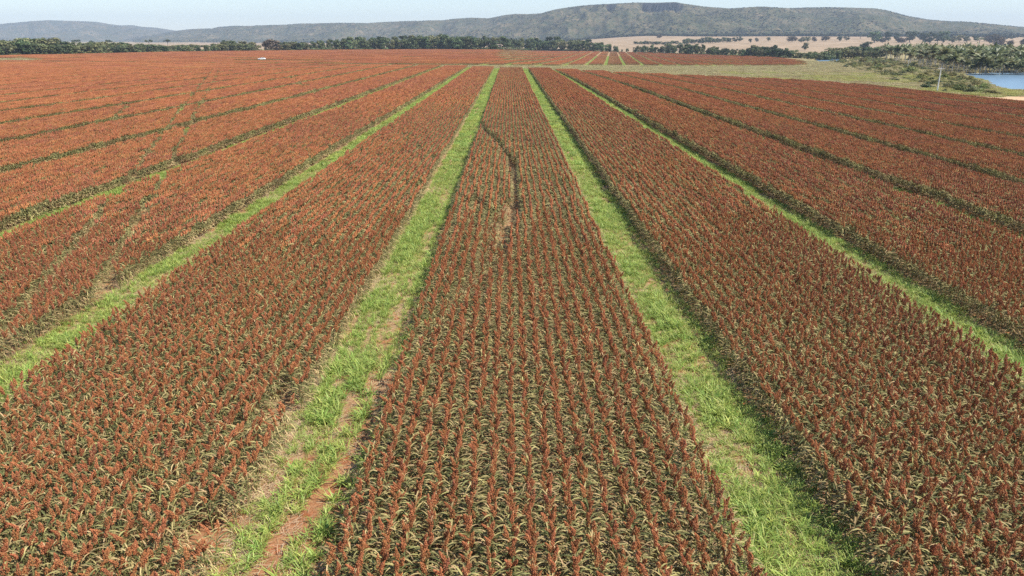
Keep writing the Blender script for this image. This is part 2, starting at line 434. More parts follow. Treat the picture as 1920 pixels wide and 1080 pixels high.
# ------------------------------------------------------------------ sorghum plant parts
LEAFTONE = lambda h: min(1, max(0, random.gauss(.48 - .18 * h, .25)))
def plant_parts(green=0.0, head=True):
    st, fo, hd = MB(), MB(), MB()
    top = random.uniform(.86, 1.0)
    lx, ly = random.uniform(-.05, .05), random.uniform(-.05, .05)
    ax = lambda h: (lx * h * h, ly * h * h, h)
    tube(st, [ax(0), ax(.5), ax(top + .04)], [.012, .010, .006], 4, 0, random.random())
    nl = random.randint(7, 9); a0 = random.choice((0, math.pi)) + random.gauss(0, .5)
    for i in range(nl):
        h = .26 + (top - .26) * (i / (nl - 1)) ** .9
        az = a0 + math.pi * (i % 2) + random.gauss(0, .45)
        hh = h / top
        L = random.uniform(.40, .62) * (1 - .35 * max(0, hh - .75) * 4 * .6)
        tone = LEAFTONE(hh)
        if hh < .45 and random.random() < .5: tone = random.uniform(.75, 1)
        if random.random() < .08: tone = random.uniform(.8, 1)
        dry = tone > .75
        blade(fo, ax(h), az, L, random.uniform(.036, .050) * (.6 if dry else 1), random.uniform(.80, 1.35), random.uniform(-1.3, -.1) if not dry else random.uniform(-1.6, -1.0), 5, 0, tone, .35)
    if head:
        Lh = random.uniform(.23, .32); rmax = random.uniform(.042, .062); tx_, ty_ = random.gauss(0, .04), random.gauss(0, .04)
        for k in range(84):
            t = (k + random.random()) / 84
            r = rmax * math.sin(math.pi * min(1, .12 + .86 * t) ** .85) ** .8
            a = k * 2.4 + random.random(); q = r * random.uniform(.35, 1.2)
            b = ax(top)
            octa(hd, (b[0] + q * math.cos(a) + tx_ * t * t * 2, b[1] + q * math.sin(a) + ty_ * t * t * 2, top + .02 + Lh * t), random.uniform(.010, .017), random.uniform(.014, .026), 0, min(1, max(0, random.gauss(.5, .22))), 4)
    return st, fo, hd

PLANT = [plant_parts() for _ in range(14)]
NOHEAD = [plant_parts(head=False) for _ in range(4)]
SM = [M['stalk'], M['leaf'], M['head']]
SMB = [M['stalk'], M['leaf'], M['head_dull']]
def merge_plant(p):
    b = MB(); b.join(p[0], mi=0); b.join(p[1], mi=1)
    if p[2].v: b.join(p[2], mi=2)
    return b
protos = []
def reg(mb, nm, mats=None): protos.append(mb.mesh(nm, mats or SM)); return len(protos) - 1
I_PLANT = [reg(merge_plant(p), 'sorghum_plant_mesh') for p in PLANT]
I_NOHEAD = [reg(merge_plant(p), 'sorghum_leafy_mesh') for p in NOHEAD]
I_PLANT_B = [reg(merge_plant(p), 'dull_sorghum_plant_mesh', SMB) for p in [plant_parts() for _ in range(8)]]
def dry_plant():
    p = plant_parts(head=random.random() < .5); p[1].t = [min(1, .72 + .28 * q) for q in p[1].t]; return p
I_DRY = [reg(merge_plant(p), 'dry_sorghum_plant_mesh', SMB) for p in [dry_plant() for _ in range(5)]]

def mid_plant(b, x, y, head=True, tall=1.0):
    top = random.uniform(.84, 1.0) * tall
    a0 = random.choice((0, math.pi)) + random.gauss(0, .6)
    for i in range(7):
        h = .26 + (top - .26) * i / 6
        az = a0 + math.pi * (i % 2) + random.gauss(0, .5)
        tone = LEAFTONE(h / top)
        if i < 2 and random.random() < .6: tone = random.uniform(.75, 1)
        blade(b, (x, y, h), az, random.uniform(.42, .62), random.uniform(.055, .075), random.uniform(.8, 1.3), random.uniform(-1.3, -.1), 3, 1, tone)
    if head:
        r, Lh = random.uniform(.044, .060), random.uniform(.24, .32)
        for q in range(3):
            octa(b, (x + random.gauss(0, .016), y + random.gauss(0, .016), top + .05 + Lh * (.18 + .3 * q)), r * (1, 1.05, .7)[q], Lh * .30, 2, min(1, max(0, random.gauss(.5, .2))), 5)

def low_plant(b, x, y, head=True, nl=4):
    top = random.uniform(.84, 1.0); a0 = random.random() * 6.28
    for i in range(nl):
        h = .15 + (top * .78 - .15) * i / max(1, nl - 1); az = a0 + i * 2.4
        tone = LEAFTONE(h / top)
        w = random.uniform(.06, .09); L = random.uniform(.35, .5); ca, sa = math.cos(az), math.sin(az)
        z1 = h + L * .45; z2 = z1 - L * .25
        b.add([(x, y, h), (x + ca * L * .5 - sa * w, y + sa * L * .5 + ca * w, z1), (x + ca * L, y + sa * L, z2), (x + ca * L * .5 + sa * w, y + sa * L * .5 - ca * w, z1)], [(0, 1, 2, 3)], 1, tone)
    if head:
        octa(b, (x, y, top + .10), random.uniform(.060, .080), random.uniform(.15, .19), 2, min(1, max(0, random.gauss(.5, .2))), 4)

I_MID, I_MIDG, I_LOW, I_LOWG = [], [], [], []
for k in range(10):
    b = MB(); n = 12
    for i in range(n): mid_plant(b, random.gauss(0, .028), -.75 + 1.5 * (i + random.random()) / n)
    I_MID.append(reg(b, 'sorghum_row_mesh'))
I_MID_DRY = []
for k in range(4):
    b = MB()
    for i in range(11): mid_plant(b, random.gauss(0, .12), -.75 + 1.5 * (i + random.random()) / 11, random.random() < .25, .75)
    b.t = [min(1, .7 + .3 * q) if m_ else q for q, m_ in zip(b.t, [True] * len(b.t))]
    I_MID_DRY.append(reg(b, 'dry_sorghum_row_mesh', SMB))
I_MID_B = []
for k in range(6):
    b = MB()
    for i in range(12): mid_plant(b, random.gauss(0, .03), -.75 + 1.5 * (i + random.random()) / 12)
    I_MID_B.append(reg(b, 'dull_sorghum_row_mesh', SMB))
for k in range(4):
    b = MB()
    for i in range(9): mid_plant(b, random.gauss(0, .05), -.75 + 1.5 * (i + random.random()) / 9, False, .8)
    I_MIDG.append(reg(b, 'sorghum_leafy_row_mesh'))
for k in range(8):
    b = MB()
    for i in range(24): low_plant(b, random.gauss(0, .05), -1.5 + 3 * (i + random.random()) / 24)
    I_LOW.append(reg(b, 'sorghum_far_row_mesh'))
I_LOW_B = []
for k in range(5):
    b = MB()
    for i in range(24): low_plant(b, random.gauss(0, .05), -1.5 + 3 * (i + random.random()) / 24)
    I_LOW_B.append(reg(b, 'dull_sorghum_far_row_mesh', SMB))
for k in range(4):
    b = MB()
    for i in range(20): low_plant(b, random.gauss(0, .06), -1.5 + 3 * (i + random.random()) / 20, False)
    I_LOWG.append(reg(b, 'sorghum_far_leafy_row_mesh'))
I_PATCH, I_PATCH_B = [], []
def dull(x, y):
    n = len(x); f = N2.fbm(x / 9.0 + 60, y / 34.0 + 60, 3) * .6 + N3.fbm(x / 50.0 + 7, y / 50.0, 2) * .4
    return rng.random(n) < np.clip((f - .44) * 4.5, .10, .75)
for k in range(8):          # 10 m x 6 m piece of far crop
    b = MB()
    for r in range(20):
        for i in range(40):
            if random.random() < .03: continue
            low_plant(b, -5 + .5 * (r + .5) + random.gauss(0, .05), -3 + 6 * (i + random.random()) / 40, random.random() < .97, 2)
    (I_PATCH if k < 5 else I_PATCH_B).append(reg(b, 'sorghum_far_patch_mesh', SM if k < 5 else SMB))

# ---- place the crop
P, IDX, ROT, SCL = [], [], [], []
def put(x, y, idx, rz, s, rx=0.0, ry=0.0):
    s = np.asarray(s, float)
    if s.ndim == 1: s = np.repeat(s[:, None], 3, 1)
    P.append(np.stack([x, y, tz0(x, y)], 1)); IDX.append(idx); ROT.append(np.stack([np.full(len(x), rx) if np.isscalar(rx) else rx, np.full(len(x), ry) if np.isscalar(ry) else ry, rz], 1)); SCL.append(s)
Y0, Y1, Y2, Y3 = 10.5, 46.0, 130.0, 330.0
near_x, near_y = [], []
ycut1 = [Y1 + random.uniform(-7, 7) for _ in rows]; ycut2 = [Y2 + random.uniform(-18, 18) for _ in rows]
for ri, (rx_, edge) in enumerate(rows):
    if abs(rx_) > 50: continue
    y = np.arange(Y0, ycut1[ri], .125); y = y + rng.normal(0, .03, len(y))
    x = rx_ + rng.normal(0, .018, len(y)) + .06 * (N1(np.full(len(y), rx_ * 3.1), y * .4) - .5)
    k = view_margin(x, y, 5.0) & (rng.random(len(y)) > .03)
    if edge: x = x + rng.normal(0, .05, len(y)); k &= rng.random(len(y)) > .05
    # worn edge of the block left of the wheel track
    k &= ~((x > -8.3) & (x < -7.0) & (y < 26) & (N2(x * 1.3, y * .45) > .70))
    near_x.append(x[k]); near_y.append(y[k])
near_x = np.concatenate(near_x); near_y = np.concatenate(near_y)
gp = gap(near_x, near_y)
gp = np.where((gp == 0) & (N2(near_x * .8 + 9, near_y * .35) > .985), 1, gp)
rz = rng.normal(0, .35, len(near_x)) + math.pi * rng.integers(0, 2, len(near_x))
sc = rng.normal(1, .055, len(near_x)) * (1 + .10 * (N1(near_x * .35, near_y * .2) - .5))
leanx, leany = rng.normal(0, .05, len(near_x)), rng.normal(0, .035, len(near_x))
kind = rng.integers(0, len(I_PLANT), len(near_x))
idx = np.where(rng.random(len(near_x)) < .08, rng.choice(I_NOHEAD, len(near_x)), np.array(I_PLANT)[kind])
# the plants nearest the camera, in frame, become objects of their own
zc = near_y * cT + (HC - .7) * sT
ipx = 960 + F * near_x / zc; ipy = 540 + F * ((HC - .9) * cT - near_y * sT) / zc
cand = np.where((gp == 0) & (ipx > 8) & (ipx < 1912) & (ipy < 1072))[0]
dl = dull(near_x, near_y)
order = cand[np.argsort(zc[cand])][:300]
solo = np.zeros(len(near_x), bool); solo[order] = True
idx = np.where(dl & (idx < I_NOHEAD[0]), rng.choice(I_PLANT_B, len(idx)), idx)
k = (gp == 0) & ~solo
put(near_x[k], near_y[k], idx[k], rz[k], sc[k], leanx[k], leany[k])
k = gp == 2
put(near_x[k], near_y[k], np.where(rng.random(k.sum()) < .7, rng.choice(I_DRY, k.sum()), rng.choice(I_PLANT, k.sum())), rng.random(k.sum()) * 6.28, sc[k] * .8, rng.normal(.5, .3, k.sum()), rng.normal(-.5, .3, k.sum()))
k = (gp == 1) & (rng.random(len(gp)) < .25) & (seg_dist(near_x, near_y, trC) > .35)
put(near_x[k], near_y[k], rng.choice(I_NOHEAD, k.sum()), rz[k], sc[k] * .6, leanx[k] * 4, leany[k] * 4)

for lo0, hi0, st, good, goodb, leafy in ((Y1, Y2, 1.5, I_MID, I_MID_B, I_MIDG), (Y2, Y3, 3.0, I_LOW, I_LOW_B, I_LOWG)):
    xs, ys, es = [], [], []
    for ri, (rx_, edge) in enumerate(rows):
        lo = ycut1[ri] if lo0 == Y1 else ycut2[ri]; hi = ycut2[ri] if lo0 == Y1 else hi0
        ye = min(hi, float(y_end(rx_)) + random.gauss(0, 1.2))
        if ye <= lo: continue
        y = np.arange(lo + st / 2, ye, st); x = np.full(len(y), rx_)
        k = view_margin(x, y); xs.append(x[k]); ys.append(y[k]); es.append(np.full(k.sum(), edge))
    x = np.concatenate(xs); y = np.concatenate(ys); e = np.concatenate(es)
    n = len(x)
    x = x + np.where(e, rng.normal(0, .06, n), 0)
    x = x + rng.normal(0, .05, n) + .12 * (N1(x * 3.1, y * .3) - .5); y = y + rng.normal(0, .04, n)
    g = gap(x, y)
    dlm = dull(x, y)
    g = np.where(e & (g == 0) & (rng.random(n) < .03), 1, g)
    s = np.stack([np.ones(n), np.ones(n), rng.normal(1, .05, n) * (1 + .12 * (N1(x * .25, y * .12) - .5))], 1)
    # at close range the gaps are cut finer than a whole row piece
    k = g == 0
    put(x[k], y[k], np.where(dlm[k], rng.choice(goodb, k.sum()), rng.choice(good, k.sum())), math.pi * rng.integers(0, 2, k.sum()), s[k])
    if lo0 == Y1:
        k = g == 2; put(x[k], y[k], rng.choice(I_MID_DRY, k.sum()), math.pi * rng.integers(0, 2, k.sum()), s[k])
    k = (g == 1) & (seg_dist(x, y, trC) > .55) & (rng.random(n) < np.where(y < 130, .45, .85))
    s2 = s.copy(); s2[:, 2] *= .55
    put(x[k], y[k], rng.choice(leafy, k.sum()), math.pi * rng.integers(0, 2, k.sum()), s2[k])
# far part of the near field, in patches between the grass strips
xs, ys, ws = [], [], []
for a, b in blocks:
    ye = float(y_end((a + b) / 2))
    y = np.arange(Y3 + 3, ye - 2, 6); x = np.full(len(y), (a + b) / 2)
    k = view_margin(x, y, 20); xs.append(x[k]); ys.append(y[k]); ws.append(np.full(k.sum(), (b - a) / 10))
x = np.concatenate(xs); y = np.concatenate(ys); w = np.concatenate(ws)
k = (seg_dist(x, y, trA) > .1)
put(x[k], y[k], np.where(dull(x[k], y[k]), rng.choice(I_PATCH_B, k.sum()), rng.choice(I_PATCH, k.sum())), math.pi * rng.integers(0, 2, k.sum()), np.stack([w[k], np.ones(k.sum()), rng.normal(1, .03, k.sum())], 1))
# second field beyond the cross track: rows turned a few degrees
FA = R(7.6)
ca, sa = math.cos(FA), math.sin(FA)
tl_base = [(-60, 105), (0, 103.3), (160, 100.2), (320, 96.6), (480, 94.6), (640, 92.8), (800, 92.0), (960, 92.8), (1100, 95.4), (1200, 97.8), (1280, 100.5), (1380, 104), (1440, 106), (1500, 112), (1512, 119)]
tlw = [hit(a, b, CANOPY) for a, b in tl_base]
band_top = [hit(a, b, CANOPY) for a, b in [(-60, 112.6), (0, 113.4), (100, 114), (400, 115.6), (845, 118.9), (960, 119), (1100, 119.3), (1300, 120.6), (1510, 120.5)]]
far_poly = [(p[0], p[1]) for p in band_top] + [(p[0], p[1]) for p in tlw[::-1]]
us, vs = np.arange(-40, 60), np.arange(0, 300)
xs, ys, ks = [], [], []
for u in range(-60, 24):
    v = np.arange(300, 1700, 6.0)
    uc = 47 + 12.9 * u
    x = uc * ca + (v - 430) * sa; y = 430 + (v - 430) * ca - uc * sa * .999
    x = 47 + (uc - 47) * ca + (v - 430) * sa; y = 430 + (v - 430) * ca - (uc - 47) * sa
    xs.append(x); ys.append(y); ks.append(np.full(len(v), u))
x = np.concatenate(xs); y = np.concatenate(ys); u = np.concatenate(ks)
k = (poly_sd(x, y, far_poly) > 2) & (np.abs(x) < .73 * y + 30)
x, y, u = x[k], y[k], u[k]
thin = N3.fbm(x / 38.0, y / 9.0, 3)           # short bare streaks across the rows
pale_poly = [hit(a, b, CANOPY)[:2] for a, b in [(-80, 107.6), (50, 107.6), (106, 110.2), (60, 112.8), (-80, 112.4)]]
k = (thin < .64) & (poly_sd(x, y, pale_poly) < 0)
wid = np.where(u < -5, 1.29, 1.02)
nk = k.sum()
put(x[k], y[k], np.where(dull(x[k], y[k]), rng.choice(I_PATCH_B, nk), rng.choice(I_PATCH, nk)), np.full(nk, -FA) + math.pi * rng.integers(0, 2, nk), np.stack([wid[k], np.ones(nk), rng.normal(1, .04, nk)], 1))
crop = scatter('sorghum_crop', protos, np.concatenate(P), np.concatenate(IDX), np.concatenate(ROT), np.concatenate(SCL),
               'ripe rust-red sorghum crop filling the long blocks between the grass strips', 'crop')

# ---- the 300 nearest plants as objects
PM = []
for st, fo, hd in PLANT:
    PM.append((st.mesh('sorghum_stalk', [M['stalk']]), fo.mesh('sorghum_leaves', [M['leaf']]), hd.mesh('sorghum_seed_head', [M['head']])))
made = {}
for j in order:
    x, y = float(near_x[j]), float(near_y[j]); q = int(kind[j])
    if q not in made:
        root = empty('sorghum_plant'); parts = [obj('stalk', PM[q][0], root), obj('foliage', PM[q][1], root), obj('seed_head', PM[q][2], root)]
        made[q] = (root, parts)
    else:
        r0, p0 = made[q]; root = r0.copy(); COL.objects.link(root)
        for o in p0:
            c = o.copy(); COL.objects.link(c); c.parent = root
    root.location = (x, y, float(tz0(x, y))); root.rotation_euler = (float(leanx[j]), float(leany[j]), float(rz[j])); s = float(sc[j]); root.scale = (s, s, s)
    if x < -5.5:
        tag(root, 'nearest sorghum plant with rust-red seed head in the block beside the bare red wheel track', 'sorghum plant', 'nearest sorghum plants left of the wheel track')
    elif x < 5.76:
        tag(root, 'nearest sorghum plant with rust-red seed head in the middle block between two grass strips', 'sorghum plant', 'nearest sorghum plants in the middle block')
    else:
        tag(root, 'nearest sorghum plant with dark red seed head right of the right-hand grass strip', 'sorghum plant', 'nearest sorghum plants right of the right-hand strip')

# ------------------------------------------------------------------ ground
def axis(fine0, fine1, step, lo, hi, g=1.18):
    a = list(np.arange(fine0, fine1 + .01, step)); s = step
    while a[-1] < hi: s *= g; a.append(a[-1] + s)
    s = step
    while a[0] > lo: s *= g; a.insert(0, a[0] - s)
    return np.array(a)
gx = axis(-420, 560, 4.0, -11000, 11000); gy = axis(4, 900, 4.0, -1500, 14000)
GX, GY = np.meshgrid(gx, gy)
GZ = tz(GX, GY)
near_field = GY < y_end(GX) - 1
far_sd = poly_sd(GX, GY, far_poly)
field = near_field | (far_sd > 0)
# bare streaks in the second field carry pale stubble
verge = np.where(field, 0.0, 1.0)
verge = np.where((far_sd > 0) & ((N3.fbm(GX / 38.0, GY / 9.0, 3) > .63) | (poly_sd(GX, GY, pale_poly) > 0)), .8, verge)
past = smooth((GY - 1120) / 250) * smooth((GX / np.maximum(GY, 1) + .5) / .3 + .6)
past = np.clip(past, 0, 1)
sand_poly = [hit(a, b)[:2] for a, b in [(1748, 181), (1800, 176), (1835, 179.5), (1870, 182.5), (1925, 180.5), (2020, 184), (2020, 200), (1900, 189)]]
sandm = smooth((poly_sd(GX, GY, sand_poly) + 2) / 5)
litter = np.where(seg_dist(GX, GY, track_l) < 2.2, .45, .9)
def grid_mesh(name, X, Y, Z, mats, attrs, smoothshade=True):
    ny, nx = X.shape
    me = bpy.data.meshes.new(name)
    V = np.stack([X, Y, Z], -1).reshape(-1, 3)
    i = np.arange(ny * nx).reshape(ny, nx)
    q = np.stack([i[:-1, :-1], i[:-1, 1:], i[1:, 1:], i[1:, :-1]], -1).reshape(-1, 4)
    me.vertices.add(len(V)); me.vertices.foreach_set('co', V.astype(np.float32).ravel())
    me.loops.add(q.size); me.loops.foreach_set('vertex_index', q.astype(np.int32).ravel())
    me.polygons.add(len(q)); me.polygons.foreach_set('loop_start', np.arange(0, q.size, 4, dtype=np.int32))
    me.update(calc_edges=True); me.validate()
    for m in mats: me.materials.append(m)
    for nm, a in attrs.items():
        t = me.attributes.new(nm, 'FLOAT', 'POINT'); t.data.foreach_set('value', np.asarray(a, np.float32).ravel())
    if smoothshade: me.polygons.foreach_set('use_smooth', np.ones(len(q), bool))
    return me
g = obj('ground', grid_mesh('ground', GX, GY, GZ, [ground_material()], dict(verge=verge, pasture=past, sand=sandm, litter=litter)))
tag(g, 'red soil and dry grass ground under the fields reaching to the hills', None, None, 'structure')
WM = water_material()
for nm, poly, lab in (('lake_water', lake_polys[0], 'blue lake water beside the drowned palm grove'), ('pond_water', lake_polys[1], 'small distant patch of blue water among the trees')):
    xs_ = [p[0] for p in poly]; ys_ = [p[1] for p in poly]
    b = MB(); x0, x1, y0, y1 = min(xs_) - 8, max(xs_) + 8, min(ys_) - 8, max(ys_) + 8
    b.add([(x0, y0, LAKE_Z), (x1, y0, LAKE_Z), (x1, y1, LAKE_Z), (x0, y1, LAKE_Z)], [(0, 1, 2, 3)])
    tag(obj(nm, b.mesh(nm, [WM])), lab, None, None, 'structure')

# ------------------------------------------------------------------ grass strips
def tuft(n, rad, lmin, lmax, seg=4, wid=.022, tones=(.45, .22)):
    b = MB()
    for i in range(n):
        a = random.random() * 6.28; r = rad * math.sqrt(random.random())
        blade(b, (r * math.cos(a), r * math.sin(a), 0), random.random() * 6.28, random.uniform(lmin, lmax), wid * random.uniform(.7, 1.4), random.uniform(.9, 1.45), random.uniform(-.7, .6), seg, 0, min(1, max(0, random.gauss(*tones))))
    return b
gp_ = [tuft(16, .10, .28, .55).mesh('grass_tuft_mesh', [M['grass']]) for _ in range(8)]
gp_ += [tuft(14, .12, .14, .32, 3, .016, (.62, .25)).mesh('short_grass_mesh', [M['grass']]) for _ in range(5)]
def gpatch(n, lx, ly, l0, l1, w, mat, tones=(.45, .25), seg=2):
    b = MB()
    for i in range(n):
        blade(b, (random.uniform(-lx, lx), random.uniform(-ly, ly), 0), random.random() * 6.28, random.uniform(l0, l1), w * random.uniform(.7, 1.3), random.uniform(.8, 1.4), random.uniform(-.6, .5), seg, 0, min(1, max(0, random.gauss(*tones))))
    return b.mesh('grass_patch_mesh', [mat])
gp_ += [gpatch(300, .5, 1.0, .2, .5, .05, M['grass']) for _ in range(5)]
P, IDX, ROT, SCL = [], [], [], []
for (a, b) in strips:
    if abs(a) > 60: continue
    A_ = (b - a + .3) * (Y2 - 6)
    near = [(10, 55, 40), (55, 75, 34)]
    for ylo, yhi, dens in near:
        n = int((b - a + .3) * (yhi - ylo) * dens)
        x = rng.uniform(a - .15, b + .15, n); y = rng.uniform(ylo, yhi, n)
        rowx = a + .2 + np.round((x - a - .2) / .48) * .48
        main_left = abs(b + 4.22) < .1
        w = .10 if main_left else .16
        x = np.where(rng.random(n) < (.88 if main_left else .55), rowx + rng.normal(0, w, n), x)
        dn = N2.fbm(x * .9 + 5, y * .28, 3)
        keep = dn > (.22 if main_left else .22)
        if main_left:
            keep &= (seg_dist(x, y, track_l) > .22 + .12 * N3(x * 2, y * 2)) & ((np.abs(x - (a + 1.75)) > .17) | (rng.random(n) < .35))
            keep &= ~((y < 22) & (x > -4.9) & (rng.random(n) < .6))
        keep &= view_margin(x, y, 5)
        x, y = x[keep], y[keep]; n = len(x)
        short = rng.random(n) < (.30 + .5 * (N1(x * .6, y * .3) > .55))
        put(x, y, np.where(short, rng.integers(8, 13, n), rng.integers(0, 8, n)), rng.random(n) * 6.28, rng.uniform(.6, 1.05, n) * (.65 + .7 * N2(x * .8 + 30, y * .35)), rng.normal(0, .1, n), rng.normal(0, .1, n))
for (a, b) in strips:
    ye = float(y_end((a + b) / 2)) + 2
    y = np.arange(75, ye, 2.0)
    for cx in np.arange(a + .5, b + .01, .95):
        x = np.full(len(y), cx) + rng.normal(0, .12, len(y)); yy = y + rng.normal(0, .2, len(y))
        k = view_margin(x, yy) & (N2.fbm(x * .5, yy * .15, 3) > .20)
        n = k.sum(); put(x[k], yy[k], rng.integers(13, 18, n), math.pi * rng.integers(0, 2, n), rng.uniform(.75, 1.15, n))
# green strips in the second field
for u in range(-5, 24):
    v = np.arange(330, 900, 2.0)
    for off in (6.0, 6.9):
        uc = 47 + 12.9 * u + off
        x = 47 + (uc - 47) * ca + (v - 430) * sa; y = 430 + (v - 430) * ca - (uc - 47) * sa
        k = poly_sd(x, y, far_poly) > 1
        n = k.sum(); put(x[k], y[k], rng.integers(13, 18, n), np.full(n, -FA), rng.uniform(.9, 1.3, n))
scatter('strip_grass', gp_, np.concatenate(P), np.concatenate(IDX), np.concatenate(ROT), np.concatenate(SCL), 'bright green grass and young shoots growing in the strips between crop blocks', 'grass')

# dry straw lying along the edges of the nearest strips
sp = []
for k in range(5):
    b = MB()
    for i in range(14):
        a = random.gauss(1.2, .7); L = random.uniform(.08, .34); c = (random.gauss(0, .22), random.gauss(0, .25), random.uniform(.005, .05))
        w = random.uniform(.003, .008); dx, dy = math.cos(a) * L / 2, math.sin(a) * L / 2; px_, py_ = -math.sin(a) * w, math.cos(a) * w
        z2 = c[2] + random.uniform(0, .06)
        b.add([(c[0] - dx - px_, c[1] - dy - py_, c[2]), (c[0] + dx - px_, c[1] + dy - py_, z2), (c[0] + dx + px_, c[1] + dy + py_, z2), (c[0] - dx + px_, c[1] - dy + py_, c[2])], [(0, 1, 2, 3)], 0, random.random())
    sp.append(b.mesh('straw_mesh', [M['straw']]))
P, IDX, ROT, SCL = [], [], [], []
for (a, b) in strips:
    if abs(a) > 45: continue
    n = 2600
    y = rng.uniform(11, 70, n); side = rng.random(n)
    x = np.where(side < .45, a + rng.normal(-.05, .3, n), np.where(side < .6, b + rng.normal(.05, .3, n), rng.uniform(a, b, n)))
    k = (N3.fbm(x * .5, y * .2, 3) > .46) & view_margin(x, y, 4)
    n = k.sum(); put(x[k], y[k], rng.integers(0, 5, n), rng.normal(0, .6, n), rng.uniform(.6, 1.2, n))
scatter('straw_litter', sp, np.concatenate(P), np.concatenate(IDX), np.concatenate(ROT), np.concatenate(SCL), 'dry pale straw lying along the edges of the grass strips', 'straw')

# ------------------------------------------------------------------ verge, meadow and lakeside grass
vp = [gpatch(420, 1.6, 1.6, .35, .8, .09, M['drygrass'], (.5, .28)) for _ in range(5)] + [gpatch(380, 1.6, 1.6, .35, .8, .10, M['limegrass'], (.5, .3)) for _ in range(3)]
P, IDX, ROT, SCL = [], [], [], []
sel = rng.uniform(0, 1, (80000, 2)); x = -480 + sel[:, 0] * 910; y = 100 + sel[:, 1] * 620
k = (y > y_end(x) + 1) & ((poly_sd(x, y, far_poly) < -1) | (poly_sd(x, y, pale_poly) > 0)) & (np.abs(x) < .72 * y + 15)
for poly in lake_polys: k &= poly_sd(x, y, poly) < -3
k &= poly_sd(x, y, sand_poly) < 0
k &= ~((x < 0) & (np.hypot((x - CARX) / 12, (y - CARY) / 14) < 1))
tlx = np.array([p[0] for p in tlw]); tly = np.array([p[1] for p in tlw])
k &= (y < np.interp(x, tlx, tly) + 10) | (x > tlx[-1])
x, y = x[k], y[k]
ex = x - np.interp(y, EY[::-1], EX[::-1])          # distance past the field edge
lime = (N1.fbm(x / 22.0, y / 22.0, 3) > .44) & (x > 112) & (y < 420)
n = len(x)
put(x, y, np.where(lime & (rng.random(n) < .8), rng.integers(5, 8, n), rng.integers(0, 5, n)), rng.random(n) * 6.28, np.stack([np.ones(n), np.ones(n), rng.uniform(.6, 1.2, n)], 1))
scatter('meadow_grass', vp, np.concatenate(P), np.concatenate(IDX), np.concatenate(ROT), np.concatenate(SCL), 'dry olive grass on the open band beyond the near sorghum and along the lake', 'grass')

# ------------------------------------------------------------------ trees
def lobes_crown(nl, per, shape, leaf, tones=(.5, .2), hollow=.55):
    """leaf quads spread over irregular lobes; unit crown in [-.5,.5]^2 x [0,1]"""
    b = MB()
    for i in range(nl):
        c, r = shape(i, nl)
        lt = random.gauss(0, .13)
        for q in range(per):
            d = Vector((random.gauss(0, 1), random.gauss(0, 1), random.gauss(0, 1))).normalized()
            rr = r * random.uniform(hollow, 1.08)
            p = Vector(c) + Vector((d.x * rr, d.y * rr, d.z * rr * .8))
            n = (d + Vector((random.gauss(0, .5), random.gauss(0, .5), random.gauss(0, .5)))).normalized()
            u = n.orthogonal().normalized(); a = random.random() * 6.28
            u, w = u * math.cos(a) + n.cross(u) * math.sin(a), n.cross(u) * math.cos(a) - u * math.sin(a)
            s = leaf * random.uniform(.6, 1.3)
            b.add([tuple(p + u * s), tuple(p + w * s * .6), tuple(p - u * s), tuple(p - w * s * .6)], [(0, 1, 2, 3)], 0, min(1, max(0, random.gauss(*tones) + lt)))
    return b
def round_shape(i, n):
    a = random.random() * 6.28; q = math.sqrt(random.random()) * .36; z = random.uniform(.20, .84)
    q *= 1.15 - abs(z - .5) * .9
    return (q * math.cos(a), q * math.sin(a), z), random.uniform(.10, .19)
def tall_shape(i, n):
    a = random.random() * 6.28; z = random.uniform(.22, .88); q = math.sqrt(random.random()) * .26 * (1.2 - z * .7)
    return (q * math.cos(a), q * math.sin(a), z), random.uniform(.09, .15)
def umbrella_shape(i, n):
    a = random.random() * 6.28; q = math.sqrt(random.random()) * .40
    return (q * math.cos(a), q * math.sin(a), .80 - q * q * .9 + random.uniform(-.06, .05)), random.uniform(.09, .14)
def bush_shape(i, n):
    a = random.random() * 6.28; q = math.sqrt(random.random()) * .38
    return (q * math.cos(a), q * math.sin(a), random.uniform(.1, .75) * (1 - q)), random.uniform(.13, .24)
def trunk_mesh(h=.35, r=.03, limbs=5, spread=.28, top=.65):
    b = MB()
    lean = random.uniform(-.03, .03)
    tube(b, [(0, 0, -.02), (lean * .4, 0, h * .5), (lean, 0, h)], [r * 1.25, r, r * .8], 7)
    for k in range(limbs):
        a = k * 2 * math.pi / limbs + random.random(); s = spread * random.uniform(.6, 1)
        tube(b, [(lean, 0, h * .92), (lean + s * .5 * math.cos(a), s * .5 * math.sin(a), h + (top - h) * .55), (lean + s * math.cos(a), s * math.sin(a), top + random.uniform(-.05, .08))], [r * .6, r * .4, r * .15], 5)
    return b.mesh('trunk_mesh', [M['bark']])
KIND = {}
def kind_set(nm, n, shape, mats, lobes, per, leaf, th=.35, tops=.65, spread=.28, r=.028):
    out = []
    for k in range(n):
        out.append((trunk_mesh(th, r, 5, spread, tops), [lobes_crown(lobes, per, shape, leaf).mesh(nm + '_crown_mesh', [m]) for m in mats]))
    KIND[nm] = out
# crown variants share geometry style, differ in leaf colour
kind_set('round', 5, round_shape, [M['crown'], M['crown_olive'], M['crown_dark']], 22, 50, .052, .28)
kind_set('tall', 4, tall_shape, [M['crown'], M['crown_olive'], M['crown_dark']], 22, 46, .050, .28)
kind_set('umbrella', 3, umbrella_shape, [M['crown'], M['crown_olive'], M['crown_dark']], 15, 46, .038, .5, .78, .34, .022)
kind_set('bush', 4, bush_shape, [M['bush'], M['crown_olive'], M['crown_dark'], M['crown']], 12, 46, .06, .15, .4, .22, .02)
kind_set('brown', 2, round_shape, [M['crown_brown']], 40, 60, .042, .25, .8, .36, .022)

